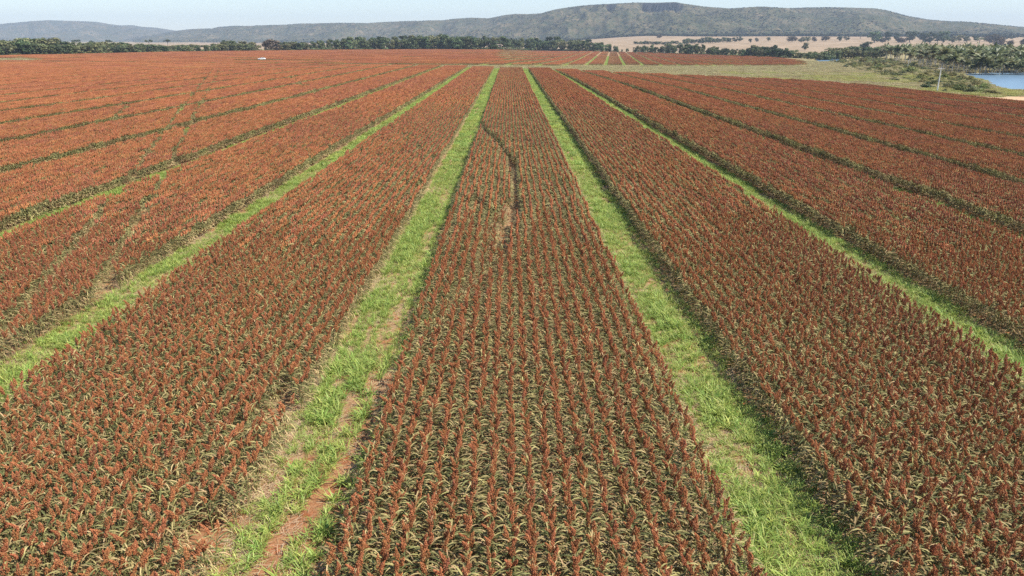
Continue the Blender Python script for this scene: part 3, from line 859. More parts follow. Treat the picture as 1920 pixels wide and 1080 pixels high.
_first = {}
def tree(name, x, y, height, width, kd, var, mat, label, cat, group=None, sink=0.0):
    z = float(tz(x, y)) - sink
    tm, cms = KIND[kd][var % len(KIND[kd])]; cm = cms[mat % len(cms)]
    key = (name, tm.name, cm.name)
    rz_ = random.random() * 6.28
    if key not in _first:
        r = empty(name); t = obj('trunk' if kd != 'bush' else 'stem', tm, r); c = obj('crown' if kd != 'bush' else 'foliage', cm, r); _first[key] = (r, t, c)
    else:
        r0, t0, c0 = _first[key]; r = r0.copy(); COL.objects.link(r)
        for k_ in ('label', 'category', 'group'):
            if k_ in r: del r[k_]
        for q in (t0, c0):
            e = q.copy(); COL.objects.link(e); e.parent = r
    r.location = (x, y, z); r.rotation_euler = (0, 0, rz_); r.scale = (width, width, height)
    tag(r, label, cat, group); return r

top_line = [(-60, 79), (0, 79), (30, 76.5), (50, 75.5), (85, 76), (100, 80), (160, 81.5), (240, 82), (330, 86), (400, 84), (420, 80), (460, 81), (545, 79), (575, 79), (600, 73), (640, 70), (700, 67.5), (770, 65.5), (800, 66), (875, 65), (920, 69), (960, 69.5), (1050, 69.5), (1110, 76), (1140, 82), (1165, 90), (1185, 88), (1205, 83), (1270, 83.5), (1300, 84), (1340, 87), (1360, 91), (1395, 91), (1412, 83), (1450, 85.5), (1475, 91), (1500, 97), (1530, 97), (1545, 93), (1575, 89), (1600, 88), (1660, 88)]
TX, TY = zip(*top_line)
base_line = tl_base[:-2] + [(1480, 106.5), (1530, 110), (1580, 108), (1640, 108)]
BX, BY = zip(*base_line)
def tree_at_px(px, extra, rel_top, name, kd, mat, label, cat, group, aspect=1.0):
    by = float(np.interp(px, BX, BY)); ty = float(np.interp(px, TX, TY))
    p = hit(px, by, CANOPY); d = ray(px, by); d = d / d[1]
    y = p[1] + extra; x = p[0] + d[0] / d[1] * extra
    z = float(tz(x, y))
    # height so that the crown reaches the tree line's top seen from the field
    dtop = ray(px, ty); ztop = HC + dtop[2] / dtop[1] * y
    h = max(3.0, (ztop - z) * rel_top * (1.15 if px < 590 else 1.04))
    w = h * aspect
    return tree(name, x, y, h / .93, w, kd, random.randrange(9), mat, label, cat, group)
secs = [(-20, 580, 'low olive tree in the scrubby tree line behind the red field', 'low trees of the scrubby tree line', 12.5),
        (580, 1120, 'tall dark green tree in the dense forest edge behind the red field', 'tall trees of the dense forest edge', 13.0),
        (1120, 1400, 'green tree in the thin tree row at the striped far field', 'trees of the thin row behind the striped far field', 12),
        (1400, 1480, 'dark green tree in the clump at the corner of the far field', 'dark trees clumped at the far field corner', 9),
        (1480, 1650, 'olive tree in the low wood above the small blue pond', 'olive trees in the low wood by the pond', 11)]
for a, b, lab, grp, step in secs:
    for layer, ex_, rt in ((0, 3, .80), (1, 24, 1.0)):
        px = a + random.uniform(0, step)
        while px < b:
            if not (1160 < px < 1186 and layer == 1) and not (485 < px < 524 and True) and not (205 < px < 230 and layer == 0):
                olive = (a < 0) or (a == 1480)
                mat = random.choices((0, 1, 2), (.35, .6, .05) if olive else ((.62, .18, .2) if a < 1400 else (.3, .05, .65)))[0]
                kd = random.choices(('round', 'tall', 'umbrella'), (.6, .2, .2) if olive else (.6, .35, .05))[0]
                tree_at_px(px, ex_ + random.uniform(-3, 9), rt * random.uniform(.80, 1.06), 'broadleaf_tree', kd, mat, lab, 'tree', grp, random.uniform(1.0, 1.5) if not olive else random.uniform(1.4, 2.2))
            px += step * random.uniform(.65, 1.35)
# single trees that stand out of the tree line
p = hit(505, 94.3, CANOPY); dd = depth(p)
tree('broadleaf_tree', p[0], p[1] + 10, 21 * dd / F / .9, 38 * dd / F, 'brown', 0, 0, 'large round leafless-looking brown tree in front of the tree line beyond the white car', 'tree')
p = hit(217, 99, CANOPY); dd = depth(p)
tree('broadleaf_tree', p[0], p[1] + 3, 15 * dd / F / .9, 22 * dd / F, 'round', 1, 2, 'dark rounded dense tree at the red field edge in the scrubby tree line', 'tree')
lone = [(145, 73, 13, 'grey round-topped tree standing alone above the scrub, second from the far end'), (173, 75.5, 8, 'faint thin tree rising above the scrub between two round-topped trees'),
        (205, 73.5, 13, 'larger umbrella-crowned tree standing above the dark rounded tree'), (280, 73, 11, 'grey round-topped tree above the scrub beside the pinkish bare patch'), (315, 73.5, 12, 'dark flat-topped tree at the end of the pinkish bare patch'), (421, 74.5, 10, 'single tall tree rising above the scrub left of the brown tree')]
for px, ty, w, lab in lone:
    y = 1550.0; d = ray(px, 88); x = d[0] / d[1] * y; dt = ray(px, ty); h = HC + dt[2] / dt[1] * y - float(tz(x, y))
    tree('savanna_tree', x, y, h / .93, w * y / F * 1.3, 'umbrella', random.randrange(3), 2, lab, 'tree')

past_trees = [(1407, 80.5, 6, 6, 'first small round tree on the tan pasture above the dark clump'), (1418, 79, 6, 6, 'second small round tree on the tan pasture above the dark clump'), (1441, 77.5, 7, 6, 'small round tree alone in the middle of the tan pasture'),
    (1485, 78.5, 15, 8, 'wide pale olive tree on the tan pasture'), (1502, 79.5, 13, 8, 'wide grey-green tree touching a rounder one on the pasture'), (1514, 79, 8, 8, 'round tree at the end of a pair on the pasture'),
    (1527, 78.5, 8, 7, 'thin pale tree with open crown on the tan pasture'), (1547, 77, 12, 7, 'flat brownish tree below the pasture top edge'), (1575, 77.5, 9, 7, 'small tree under the dark wood at the pasture edge'), (1587, 76, 10, 6, 'low flat tree under the dark wood at the pasture edge'),
    (1509, 94.5, 11, 11, 'round isolated tree at the lower pasture edge above the pond wood'), (1331, 69, 5, 4.5, 'tiny reddish tree on the upper pasture'), (1236, 72, 8, 5.5, 'small tree on the pale slope above the tree row'),
    (1639, 80, 18, 12, 'broad leaning green tree on the pasture, widest of its row'), (1613, 72.5, 12, 6, 'low dark tree at the wood edge above the pasture'), (1650, 71.5, 5, 4.5, 'tiny dark tree between two broad pasture trees'), (1665, 78, 11, 11, 'tall rounded dark tree on the pasture'),
    (1655, 80.5, 8, 6, 'low brown bushy tree at the foot of the tall rounded tree'), (1680, 76.5, 8, 9, 'narrow dark tree on the pasture'), (1689, 80.5, 12, 6, 'pale spreading low tree on the pasture'), (1705, 79.5, 16, 13, 'big dark double-crowned tree on the pasture'),
    (1723, 72.5, 5, 5, 'tiny dark tree at the top of the pasture'), (1731, 76.5, 10, 9, 'mid-size dark tree behind the biggest pasture tree'), (1743, 83, 16, 14, 'biggest dark green pasture tree right behind the palm grove'), (1757, 80.5, 10, 9, 'greyish tree beside the biggest pasture tree'),
    (1768, 80.5, 15, 13, 'large rounded grey-green tree behind the palm grove'), (1786, 80.5, 10, 8, 'first tree of the row behind the palms'), (1798, 79.5, 10, 9, 'second, taller tree of the row behind the palms'), (1811, 80.5, 9, 8, 'third tree of the row behind the palms'), (1836, 82, 13, 7, 'low wide tree just above the end of the palm grove'),
    (1830, 78, 9, 7, 'small tree in front of the dark slope wood'), (1851, 78.5, 9, 7, 'small tree between the low wide tree and the brown pair'), (1864, 82.5, 14, 11, 'dark tree of the brownish pair right of the palms'), (1872, 89, 12, 11, 'red-brown tree of the pair right of the palms'), (1889, 92, 11, 10, 'isolated round brownish tree right of the palms'), (1918, 89.5, 9, 10, 'brownish tree at the very end of the pasture'), (1622, 98.5, 14, 12, 'dark green tree standing at the start of the palm grove')]
for px, by, w, h, lab in past_trees:
    p = hit(px, by); dd = depth(p)
    mt = 2 if 'dark' in lab else (0 if 'green' in lab else 1)
    big = 1.35 if px > 1600 else 1.1
    if 'brown' in lab or 'pale' in lab: kd, mt = 'brown', 0
    else: kd = 'umbrella' if w > h * 1.7 else 'round'
    tree('savanna_tree', p[0], p[1], h * 1.2 * big * dd / F / .93, w * big * dd / F * 1.3, kd, random.randrange(9), mt, lab, 'tree')
for (x0, x1, b0, b1, hp, step, lab, grp) in ((1192, 1285, 84, 83.5, 5.5, 8, 'small dark tree in the thin hedge crossing the pale pasture', 'trees of the thin pasture hedge'), (1284, 1392, 83, 78, 8.5, 7.5, 'dark tree in the thick tree belt between two tan pastures', 'trees of the belt between the tan pastures')):
    px = x0
    while px < x1:
        by = b0 + (b1 - b0) * (px - x0) / (x1 - x0) + random.uniform(-.7, .7); p = hit(px, by); dd = depth(p)
        tree('savanna_tree', p[0], p[1], hp * random.uniform(.9, 1.4) * dd / F, random.uniform(11, 17) * dd / F, 'round', random.randrange(5), random.choice((0, 2)), lab, 'tree', grp)
        px += step * random.uniform(.7, 1.3)

# ------------------------------------------------------------------ palms of the drowned grove
def palm_meshes():
    tr, cr = MB(), MB()
    lean = random.uniform(-.05, .05); top = .62
    pts = [(lean * t * t, 0, t * top - .03 * (t == 0)) for t in (0, .25, .5, .75, 1)]
    tube(tr, pts, [.022, .016, .015, .015, .018], 7)
    nfr = 20
    for i in range(nfr):
        az = i * 2.4 + random.uniform(-.3, .3); old = i / nfr
        e0 = 1.35 - 1.15 * old + random.gauss(0, .12); e1 = e0 - random.uniform(.9, 1.5)
        L = random.uniform(.38, .50); tone = min(1, max(0, .38 + .15 * old + random.gauss(0, .15)))
        if old > .85: tone, e0, e1, L = random.uniform(.85, 1), -.5, -1.5, .28
        x, y, z = lean, 0, top; seg = 6; ca_, sa_ = math.cos(az), math.sin(az); prev = []
        for k in range(seg + 1):
            t = k / seg; e = e0 + (e1 - e0) * t
            if k > 0:      # leaflets: a pair of drooping quads per segment
                for sd in (-1, 1):
                    w = .085 * math.sin(math.pi * (.12 + .82 * t)) + .01
                    ox, oy = -sa_ * sd * w, ca_ * sd * w
                    cr.add([prev, (x, y, z), (x + ox + ca_ * .02, y + oy + sa_ * .02, z - w * .55), (prev[0] + ox * .95 + ca_ * .03, prev[1] + oy * .95 + sa_ * .03, prev[2] - w * .5)], [(0, 1, 2, 3) if sd > 0 else (3, 2, 1, 0)], 0, min(1, max(0, tone + random.gauss(0, .1))))
            prev = (x, y, z)
            x += ca_ * math.cos(e) * L / seg; y += sa_ * math.cos(e) * L / seg; z += math.sin(e) * L / seg
    return tr.mesh('palm_trunk_mesh', [M['palmbark']]), cr.mesh('palm_crown_mesh', [M['palm']])
PALM = [palm_meshes() for _ in range(6)]
palm_poly = [on_plane(a, b, LAKE_Z) for a, b in [(1648, 112), (1690, 120), (1720, 128), (1800, 139), (1850, 140.5), (1935, 141), (1990, 139), (1960, 118), (1850, 113.5), (1760, 111), (1700, 109)]]
pts = []
bx = [p[0] for p in palm_poly]; by_ = [p[1] for p in palm_poly]
tries = 0
while len(pts) < 258 and tries < 60000:
    tries += 1
    x, y = random.uniform(min(bx), max(bx)), random.uniform(min(by_), max(by_))
    if poly_sd(np.array([x]), np.array([y]), palm_poly)[0] < 0: continue
    if random.random() > (430 / y) ** .9: continue
    if any((x - q[0]) ** 2 + (y - q[1]) ** 2 < 3.0 ** 2 for q in pts): continue
    pts.append((x, y))
front_row = []
for px in np.arange(1775, 1945, 4.6):
    x, y = on_plane(px + random.uniform(-2, 2), 139.3 + random.uniform(-2.2, 1.6) - max(0, 1800 - px) * .12, LAKE_Z)
    front_row.append((x, y))
pf = {}
for (x, y) in pts + front_row:
    q = random.randrange(6); h = random.uniform(8.0, 12.5) if (x, y) in front_row else random.uniform(8.5, 14) if random.random() < .5 else random.uniform(12.5, 17.0); z = max(float(tz(x, y)), LAKE_Z - 1.0)
    if q not in pf:
        r = empty('palm_tree'); t = obj('trunk', PALM[q][0], r); c = obj('crown', PALM[q][1], r); pf[q] = (r, t, c)
    else:
        r = pf[q][0].copy(); COL.objects.link(r)
        for e in pf[q][1:]:
            c = e.copy(); COL.objects.link(c); c.parent = r
    front = poly_sd(np.array([x]), np.array([y]), palm_poly)[0] < 12
    r.location = (x, y, z); r.rotation_euler = (random.gauss(0, .04), random.gauss(0, .04), random.random() * 6.28); r.scale = (h, h, h)
    if front: tag(r, 'pale-trunked palm on the outer edge of the drowned grove by the lake', 'palm', 'palms on the edge of the drowned grove')
    else: tag(r, 'palm deep inside the dense drowned grove behind the lake', 'palm', 'palms inside the drowned grove')

# ------------------------------------------------------------------ bushes on the bank
bush_area = [(1490, 108), (1560, 106), (1600, 103), (1640, 104), (1720, 126), (1800, 141), (1830, 152), (1865, 176), (1800, 172), (1740, 158), (1660, 143), (1600, 128), (1572, 118)]
n = 0
while n < 150:
    px, py = random.uniform(1490, 1870), random.uniform(103, 176)
    if poly_sd(np.array([px]), np.array([py]), bush_area)[0] < 0: continue
    p = hit(px, py)
    if any(poly_sd(np.array([p[0]]), np.array([p[1]]), q)[0] > -3 for q in lake_polys): continue
    far = py < 125
    if not far and random.random() < .55: continue
    h = random.uniform(1.6, 3.4) * (1.35 if far else 1)
    tree('bush', p[0], p[1], h, h * random.uniform(1.2, 2.0), 'bush', random.randrange(4), random.choices((0, 1, 3), (.7, .3, .0))[0], ('green bush in the scrub between the meadow and the palm grove' if not far else 'bushy shrub in the thicket around the distant pond'), 'bush', 'bushes between the meadow and the palm grove' if not far else 'shrubs around the distant pond')
    n += 1
for px, py, w, h, mt, lab in ((1741, 165.5, 30, 16, 2, 'dark green dense bush left of the leaning white utility pole'), (1773, 173, 14, 9, 2, 'small dark bush at the foot of the white utility pole'), (1676, 151, 20, 8, 2, 'low dark bush in the grass left of the utility pole'), (1853, 160, 22, 8, 1, 'brownish bush on the lake spit'), (1861, 177, 40, 11, 0, 'wide green bush at the end of the lake spit'), (1840, 174, 26, 9, 0, 'lime green bush beside the orange bare bank'), (1810, 171, 26, 8, 0, 'yellow-green bush behind the orange bare bank'), (1587, 126, 14, 7, 2, 'dark bush at the corner of the open meadow'), (1702, 135, 40, 14, 0, 'tall pale green bush hiding the foot of the second utility pole')):
    p = hit(px, py); dd = depth(p)
    tree('bush', p[0], p[1], h * dd / F, w * dd / F, 'bush', random.randrange(4), mt, lab, 'bush')
# undergrowth at the foot of the tree lines and in the bank scrub: nobody could count it
up = [lobes_crown(9, 26, bush_shape, .075).mesh('undergrowth_mesh', [m]) for m in (M['crown_olive'], M['crown'], M['bush'], M['bush'])]
P, IDX, ROT, SCL = [], [], [], []
for px in np.arange(-30, 1500, 1.7):
    if 1163 < px < 1184: continue
    by = float(np.interp(px, BX, BY)); p = hit(px, by, CANOPY); ex_ = random.uniform(-1, 26)
    d = ray(px, by); P.append([[p[0] + d[0] / d[1] * ex_, p[1] + ex_, float(tz0(p[0], p[1] + ex_)) - .2]]); IDX.append([random.choice((0, 0, 1, 2)) if px < 580 else random.choice((0, 1, 1))])
    ROT.append([[0, 0, random.random() * 6.28]]); h = random.uniform(2.5, 5.5) if px < 580 or px > 1120 else random.uniform(4, 9); SCL.append([[h * 1.6, h * 1.6, h]])
for _ in range(1500):
    x, y = random.uniform(min(bx), max(bx)), random.uniform(min(by_), max(by_))
    if poly_sd(np.array([x]), np.array([y]), palm_poly)[0] < 11 or random.random() > (430 / y) ** 1.5: continue
    h = random.uniform(1.2, 3.0); P.append([[x, y, float(tz(x, y)) - .2]]); IDX.append([random.choice((0, 1, 1, 0))]); ROT.append([[0, 0, random.random() * 6.28]]); SCL.append([[h * 1.3, h * 1.3, h]])
k = 0
while k < 800:
    px, py = random.uniform(1490, 1870), random.uniform(103, 176)
    if poly_sd(np.array([px]), np.array([py]), bush_area)[0] < 0: continue
    p = hit(px, py)
    if any(poly_sd(np.array([p[0]]), np.array([p[1]]), q)[0] > -3 for q in lake_polys): continue
    k += 1
    h = random.uniform(.7, 2.0) * (1.4 if py < 128 else .75); P.append([[p[0], p[1], p[2] - .1]]); IDX.append([random.choice((0, 2, 3, 3))]); ROT.append([[0, 0, random.random() * 6.28]]); SCL.append([[h * 2, h * 2, h]])
scatter('undergrowth', up, np.concatenate(P), np.concatenate(IDX), np.concatenate(ROT), np.concatenate(SCL), 'tangled green undergrowth below the tree lines and on the bank', 'undergrowth')

# ------------------------------------------------------------------ hills
def ridge(name, sky, dist, base_d, label, cliffs=(), seed=0, amp=1.0, back=1500, nu=520, nv=70):
    sx, sy = zip(*sky)
    u = np.linspace(sx[0], sx[-1], nu); y_s = np.interp(u, sx, sy)
    dx, dv = zip(*dist); D = np.interp(u, dx, dv); B = np.interp(u, *zip(*base_d))
    rays = np.array([ray(a, b) for a, b in zip(u, y_s)])
    dirx = rays[:, 0] / rays[:, 1]; crest = HC + rays[:, 2] / rays[:, 1] * D
    v = np.concatenate([np.linspace(0, 1, nv), 1 + np.linspace(0, 1, 10)[1:]])
    X = np.zeros((len(v), nu)); Y = X.copy(); Z = X.copy(); RK = X.copy()
    for j, t in enumerate(v):
        if t <= 1: yy = B + (D - B) * t
        else: yy = D + back * (t - 1)
        xx = dirx * yy
        zb = tz0(xx, np.minimum(yy, B)) - 3
        if t <= 1:
            prof = .10 * t + .90 * smooth((t - .05) / .97) ** 1.15
            rg = N1.fbm(xx / 420.0 + seed, yy / 620.0 + seed, 5, True)
            rg2 = N2.fbm(xx / 110.0 + seed, yy / 150.0, 4, True)
            env = (t * (1 - t) * 4) ** .8
            z = zb + (crest - zb) * np.clip(prof + amp * env * ((rg - .62) * 1.0 + (rg2 - .6) * .16), -.02, 1.0 if t > .9 else 1.05)
            rk = np.zeros(nu)
            for c0, c1, yt, yb in cliffs:
                # vertical rock wall: ground jumps between two photographed heights
                zt = HC + (ray((c0 + c1) / 2, yt)[2] / ray((c0 + c1) / 2, yt)[1]) * D * .985; zl = HC + (ray((c0 + c1) / 2, yb)[2] / ray((c0 + c1) / 2, yb)[1]) * D * .985
                m = smooth((u - c0 + 8) / 12) * smooth((c1 + 8 - u) / 12)
                jag = (N3(u * .35, np.full(nu, c0)) - .5) * .05
                step = smooth((t - (.90 + jag)) / .016)
                z2 = np.where(t < .90 + jag, np.minimum(z, zl), np.minimum(np.maximum(z, zl + (zt - zl) * step), crest))
                z = z * (1 - m) + z2 * m
                rk = np.maximum(rk, m * smooth((t - .865 - jag) / .02) * smooth((.965 + jag - t) / .02))
            lim = HC + (crest - HC) / D * yy * (.975 + .02 * t)
            z = np.where(t < .985, np.minimum(z, lim), z)
            RK[j] = rk
        else:
            z = crest - (crest - zb) * .5 * smooth(t - 1) + (N2.fbm(xx / 300.0, yy / 300.0, 3) - .5) * 6 * smooth((t - 1) * 3) - 4 * smooth((t - 1) * 4)
        X[j], Y[j], Z[j] = xx, yy, z
    o = obj(name, grid_mesh(name, X, Y, Z, [HILL], dict(rock=RK))); tag(o, label, None, None, 'structure')
    return X[:nv + 2], Y[:nv + 2], Z[:nv + 2], RK[:nv + 2]
HILL = hill_material()
skyA = [(-500, 52), (-250, 44), (-60, 47), (0, 45), (40, 41.5), (60, 39.5), (90, 37.8), (140, 39.3), (180, 41), (205, 45), (225, 47.5), (248, 47), (265, 50), (290, 51.5), (320, 56), (345, 60), (400, 66), (500, 72), (640, 76)]
skyB = [(250, 72), (300, 64), (335, 57.5), (355, 55), (375, 54), (398, 53.5), (410, 50.5), (440, 48.5), (470, 48.5), (500, 46.8), (530, 46.5), (560, 44.5), (600, 43.8), (640, 43), (690, 43.5), (720, 41), (770, 39.5), (830, 38), (860, 34.5), (885, 33), (915, 34.5), (945, 28.5), (965, 26), (990, 26.5), (1015, 24.8), (1040, 18), (1065, 13.8), (1090, 11), (1120, 8.8), (1160, 6.8), (1185, 4.8), (1230, 5.2), (1265, 4), (1290, 8), (1320, 12.5), (1370, 16), (1395, 14.3), (1425, 12.5), (1480, 15.3), (1530, 14), (1580, 13.7), (1640, 15.5), (1665, 20), (1700, 30), (1740, 37), (1780, 40.3), (1810, 41), (1830, 42.5), (1870, 46.5), (1920, 51), (2000, 55), (2150, 60), (2400, 66)]
HA = ridge('far_hills', skyA, [(-500, 9500), (640, 9500)], [(-500, 6500), (640, 6800)], 'hazy blue far ridge behind the scrubby tree line', seed=31, amp=.9, nu=260)
HB = ridge('mesa_hills', skyB, [(250, 7600), (700, 6300), (1050, 4900), (1300, 4500), (1700, 4700), (2400, 5200)], [(250, 5200), (700, 4300), (1050, 3500), (1300, 3250), (1700, 3150), (2400, 3200)],
           'long flat-topped ridge with a rocky cliff band rising behind the fields', cliffs=((1139, 1148, 13.5, 27), (1205, 1228, 16, 24.5), (1228, 1276, 12.5, 25)), seed=5, amp=1.0, nu=900, nv=110)
# scrub and woodland on the hills
sp_ = []
for k in range(5):
    b = lobes_crown(5, 7, bush_shape, .26, (.5, .25), .8); sp_.append(b.mesh('scrub_mesh', [M['scrub']]))
P, IDX, ROT, SCL = [], [], [], []
for (X, Y, Z, RK), n, s0, s1 in ((HA, 7000, 4, 9), (HB, 30000, 3.0, 8.0)):
    nv_, nu_ = X.shape
    a = rng.random(n) * (nu_ - 1.01); t = rng.random(n)
    b = t * (nv_ - 1.01)
    ai, bi = a.astype(int), b.astype(int); fa, fb = a - ai, b - bi
    def bl(Q): return (Q[bi, ai] * (1 - fa) + Q[bi, ai + 1] * fa) * (1 - fb) + (Q[bi + 1, ai] * (1 - fa) + Q[bi + 1, ai + 1] * fa) * fb
    x, y, z = bl(X), bl(Y), bl(Z)
    dn = N2.fbm(x / 260.0, y / 330.0, 4)
    k = (rng.random(n) < np.clip((dn - .40) * 4.5, .06, 1) + .7 * (t < .22)) & (bl(RK) < .3)
    s = rng.uniform(s0, s1, n) * np.where(t < .2, 1.25, np.where(t > .93, .75, 1))
    P.append(np.stack([x, y, z - s * .12], 1)[k]); m = k.sum(); IDX.append(rng.integers(0, 5, m)); ROT.append(np.stack([np.zeros(m), np.zeros(m), rng.random(m) * 6.28], 1))
    SCL.append(np.stack([s * 1.6, s * 1.6, s * .72], 1)[k])
# wood along the foot of the mesa, above the tan pasture
n = 6600
px = np.concatenate([rng.uniform(560, 1130, n // 3), rng.uniform(1100, 2000, n - n // 3)])
yy = np.interp(px, [560, 1050, 1300, 1700, 2000], [4300, 3350, 3060, 2950, 2950]) + np.abs(rng.normal(0, 1, n)) * 170 - np.where((px > 1640) & (rng.random(n) < .35), rng.random(n) ** 1.5 * 620 * smooth((N3(px * .035, np.full(n, 3.3)) - .3) * 3), 0)
xx = (px - 960) / F / .947 * yy * .947 / .947
rr = np.array([ray(a, 70) for a in px]); xx = rr[:, 0] / rr[:, 1] * yy
s = rng.uniform(7, 13, n)
P.append(np.stack([xx, yy, tz0(xx, yy) - 1.5], 1)); IDX.append(rng.integers(0, 5, n)); ROT.append(np.stack([np.zeros(n), np.zeros(n), rng.random(n) * 6.28], 1)); SCL.append(np.stack([s * 1.6, s * 1.6, s], 1))
scatter('hillside_scrub', sp_, np.concatenate(P), np.concatenate(IDX), np.concatenate(ROT), np.concatenate(SCL), 'grey-green scrub and woodland covering the slopes of the ridges', 'scrub')

# ------------------------------------------------------------------ utility poles
def make_pole(H=8.0):
    r = empty('utility_pole')
    b = MB(); tube(b, [(0, 0, -.3), (0, 0, H * .5), (0, 0, H)], [.22, .18, .15], 10); obj('pole', b.mesh('pole_mesh', [M['concrete']]), r)
    b = MB(); box(b, (0, -.14, H - .22), (2.3, .11, .15)); 
    box(b, (-.45, -.15, H - .6), (.95, .03, .05), rot=Matrix.Rotation(.85, 3, 'Y')); box(b, (.45, -.15, H - .6), (.95, .03, .05), rot=Matrix.Rotation(-.85, 3, 'Y'))
    obj('crossarm', b.mesh('crossarm_mesh', [M['concrete']]), r)
    for q in (-1.0, -.35, .35, 1.0):
        b = MB(); tube(b, [(q, -.14, H - .145), (q, -.14, H - .10), (q, -.14, H - .06), (q, -.14, H + .03), (q, -.14, H + .06)], [.02, .06, .035, .065, .03], 8); obj('insulator', b.mesh('insulator_mesh', [M['ceramic']]), r)
    return r
pole0 = make_pole()
pb = hit(1765, 171, .2)
pole_specs = [(1765, pb[1] + 1.5, 127.0, 'white utility pole with a crossarm at the edge of the red field by the lake'),
              (1703, hit(1703, 129)[1], 119.0, 'second utility pole half sunk behind scrub, only its pale crossarm showing near the palms')]
for i, (px, y, ty, lab) in enumerate(pole_specs):
    d = ray(px, ty); x = d[0] / d[1] * y; z = float(tz(x, y)); ztop = HC + d[2] / d[1] * y
    if i == 0: r = pole0
    else:
        r = pole0.copy(); COL.objects.link(r)
        for ch in list(pole0.children):
            c = ch.copy(); COL.objects.link(c); c.parent = r
    s = max(.7, (ztop - z) / 8.0); r.location = (x, y, z); r.scale = (min(s, 1.1), min(s, 1.1), s); r.rotation_euler = (0, 0, R(-8))
    tag(r, lab, 'utility pole', 'line of utility poles by the lake')
# thin white marker posts in front of the tree row
for px, by, hp, lab in ((1271, 100.5, 5.5, 'thin white post in front of the thin tree row, taller of two'), (1245, 99.5, 4, 'thin pale post in front of the thin tree row, shorter of two')):
    p = hit(px, by, CANOPY); dd = depth(p); z = float(tz(p[0], p[1])); h = hp * dd / F + CANOPY
    r = empty('marker_post', (p[0], p[1], z)); b = MB(); tube(b, [(0, 0, -.2), (0, 0, h * .6), (0, 0, h)], [.17, .16, .15], 8); obj('post', b.mesh('post_mesh', [M['concrete']]), r)
    b = MB(); tube(b, [(0, 0, h), (0, 0, h + .06), (0, 0, h + .1)], [.18, .18, .08], 8); obj('cap', b.mesh('post_cap_mesh', [M['concrete']]), r)
    tag(r, lab, 'post')

# ------------------------------------------------------------------ white car
def make_car(x, y, z, rz_):
    r = empty('parked_car', (x, y, z), rz_)
    L2, W = 2.25, .88
    # profile stations: x, bottom z, belt z, half width
    st = [(-2.25, .42, .72, .70), (-2.1, .30, .88, .80), (-1.5, .26, .96, .87), (-.9, .24, 1.00, .88), (.2, .24, 1.02, .88), (1.2, .24, 1.04, .88), (1.8, .28, 1.05, .86), (2.15, .34, 1.02, .80), (2.25, .45, .85, .74)]
    b = MB(); n = len(st); vs = []
    for (sx_, zb, zt, w) in st:
        vs += [(sx_, -w * .9, zb), (sx_, -w, (zb + zt) * .5), (sx_, -w * .93, zt - .03), (sx_, -w * .6, zt + .02), (sx_, w * .6, zt + .02), (sx_, w * .93, zt - .03), (sx_, w, (zb + zt) * .5), (sx_, w * .9, zb)]
    fs = []
    for i in range(n - 1):
        for k in range(8): fs.append((i * 8 + k, (i + 1) * 8 + k, (i + 1) * 8 + (k + 1) % 8, i * 8 + (k + 1) % 8))
    fs.append(tuple(range(8))); fs.append(tuple(range((n - 1) * 8, n * 8))[::-1]); b.add(vs, fs)
    obj('body', b.mesh('car_body_mesh', [M['paint']], True), r)
    # greenhouse: windows all round, roof above
    b = MB(); zb, zt = 1.0, 1.42
    lo = [(-1.25, -.80), (1.95, -.78), (1.95, .78), (-1.25, .80)]; hi = [(-.45, -.64), (1.35, -.62), (1.35, .62), (-.45, .64)]
    b.add([(p[0], p[1], zb) for p in lo] + [(p[0], p[1], zt) for p in hi], [(0, 1, 5, 4), (1, 2, 6, 5), (2, 3, 7, 6), (3, 0, 4, 7)]); obj('window', b.mesh('car_window_mesh', [M['glass']]), r)
    b = MB(); box(b, (.45, 0, 1.455), (1.86, 1.30, .07)); box(b, (.45, 0, 1.50), (1.5, 1.05, .03))
    for sgn in (-1, 1):
        for (xa, xb) in ((-1.27, -.45), (.42, .42), (1.97, 1.37)): tube(b, [(xa, sgn * .80, 1.0), (xb, sgn * .645, 1.43)], [.045, .045], 5)
    obj('roof', b.mesh('car_roof_mesh', [M['paint']]), r)
    for sx_ in (-1.38, 1.38):
        for sgn in (-1, 1):
            b = MB(); tube(b, [(sx_, sgn * .66, .32), (sx_, sgn * .70, .32), (sx_, sgn * .86, .32), (sx_, sgn * .90, .32)], [.27, .32, .32, .27], 18); w = obj('wheel', b.mesh('tyre_mesh', [M['tyre']]), r)
            b = MB(); tube(b, [(sx_, sgn * .895, .32), (sx_, sgn * .915, .32)], [.19, .17], 14); obj('rim', b.mesh('rim_mesh', [M['rim']]), w)
    for sgn in (-1, 1):
        b = MB(); box(b, (-2.17, sgn * .58, .72), (.12, .32, .14)); obj('headlight', b.mesh('headlight_mesh', [M['lamp']]), r)
        b = MB(); box(b, (2.2, sgn * .66, .88), (.10, .18, .22)); obj('tail_light', b.mesh('tail_light_mesh', [M['redlamp']]), r)
        b = MB(); box(b, (-.85, sgn * .97, 1.07), (.12, .16, .12)); obj('side_mirror', b.mesh('mirror_mesh', [M['blackplastic']]), r)
    for sx_ in (-2.2, 2.22):
        b = MB(); box(b, (sx_, 0, .46), (.16, 1.5, .16)); obj('bumper', b.mesh('bumper_mesh', [M['blackplastic']]), r)
    return r
car = make_car(CARX, CARY, float(tz(CARX, CARY)), R(4)); car.scale = (1.06, 1.06, 1.06)
tag(car, 'white car parked on a low bank amid the far red sorghum', 'car')

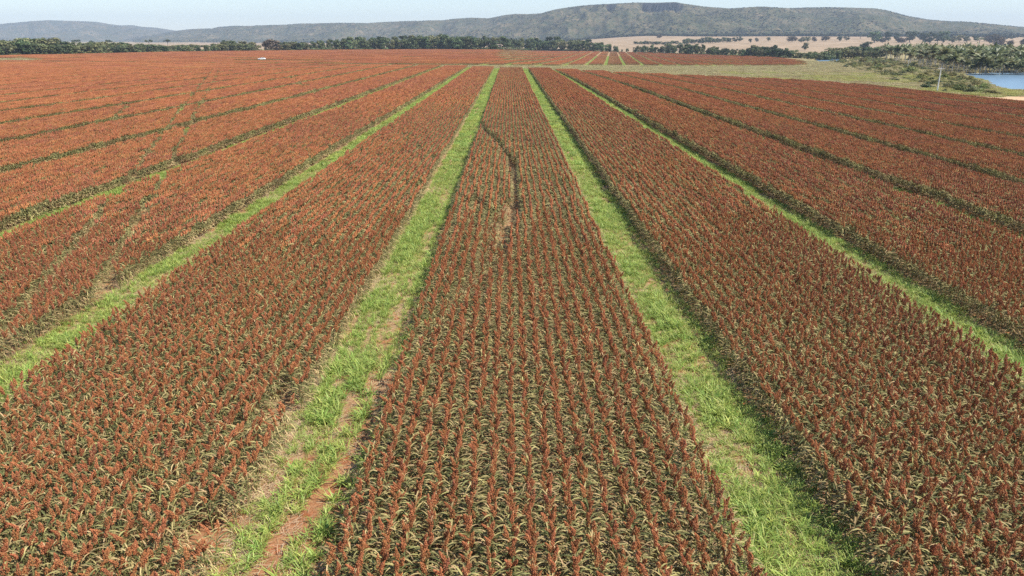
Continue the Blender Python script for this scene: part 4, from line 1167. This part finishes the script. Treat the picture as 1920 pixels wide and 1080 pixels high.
# ------------------------------------------------------------------ haze
hb = MB(); x0, x1, y0, y1, z0, z1 = -11500, 11500, -1600, 14500, -12, 460
box(hb, ((x0 + x1) / 2, (y0 + y1) / 2, (z0 + z1) / 2), (x1 - x0, y1 - y0, z1 - z0))
hm, nt, N, L = new_mat('haze_air'); pv = nd(nt, 'ShaderNodeVolumePrincipled'); pv.inputs['Density'].default_value = 7.8e-5; pv.inputs['Color'].default_value = (.66, .80, 1.0, 1); pv.inputs['Density Attribute'].default_value = ''
pv.inputs['Anisotropy'].default_value = 0.0
o = nd(nt, 'ShaderNodeOutputMaterial'); L.new(pv.outputs[0], o.inputs['Volume'])
hz = obj('haze', hb.mesh('haze', [hm])); tag(hz, 'thin blue air between the drone and the hills', None, None, 'stuff')

# ------------------------------------------------------------------ light, sky, camera
SUN_EL, SUN_AZ = R(52), math.atan2(.97, -.24)       # azimuth from +Y towards +X
sd = Vector((math.sin(SUN_AZ) * math.cos(SUN_EL), math.cos(SUN_AZ) * math.cos(SUN_EL), math.sin(SUN_EL)))
ld = bpy.data.lights.new('sun', 'SUN'); ld.energy = 5.0; ld.angle = R(.53); ld.color = (1, .94, .84)
lo_ = bpy.data.objects.new('sun', ld); COL.objects.link(lo_); lo_.rotation_euler = (-sd).to_track_quat('-Z', 'Y').to_euler(); lo_.location = (60, -40, 200)
w = bpy.data.worlds.new('World'); scene.world = w; w.use_nodes = True
nt = w.node_tree; bg = nt.nodes['Background']; sk = nt.nodes.new('ShaderNodeTexSky'); sk.sky_type = 'NISHITA'; sk.sun_disc = False
sk.sun_elevation = SUN_EL; sk.sun_rotation = SUN_AZ; sk.altitude = 400; sk.air_density = 1.0; sk.dust_density = .4; sk.ozone_density = 2.0
nt.links.new(sk.outputs[0], bg.inputs[0]); bg.inputs[1].default_value = .115
cam = bpy.data.cameras.new('camera'); co = bpy.data.objects.new('camera', cam); COL.objects.link(co)
cam.sensor_fit = 'HORIZONTAL'; cam.sensor_width = 36; cam.lens = 36 * F / 1920; cam.clip_start = .1; cam.clip_end = 40000
co.location = (0, 0, HC); co.rotation_euler = (math.pi / 2 - TH, 0, -YAW)
scene.camera = co
scene.view_settings.view_transform = 'Standard'; scene.view_settings.look = 'None'; scene.view_settings.gamma = 1; scene.view_settings.exposure = 0.65
scene.render.engine = 'CYCLES'
scene.cycles.max_bounces = 6; scene.cycles.diffuse_bounces = 3; scene.cycles.transmission_bounces = 3; scene.cycles.volume_bounces = 0; scene.cycles.use_denoising = False
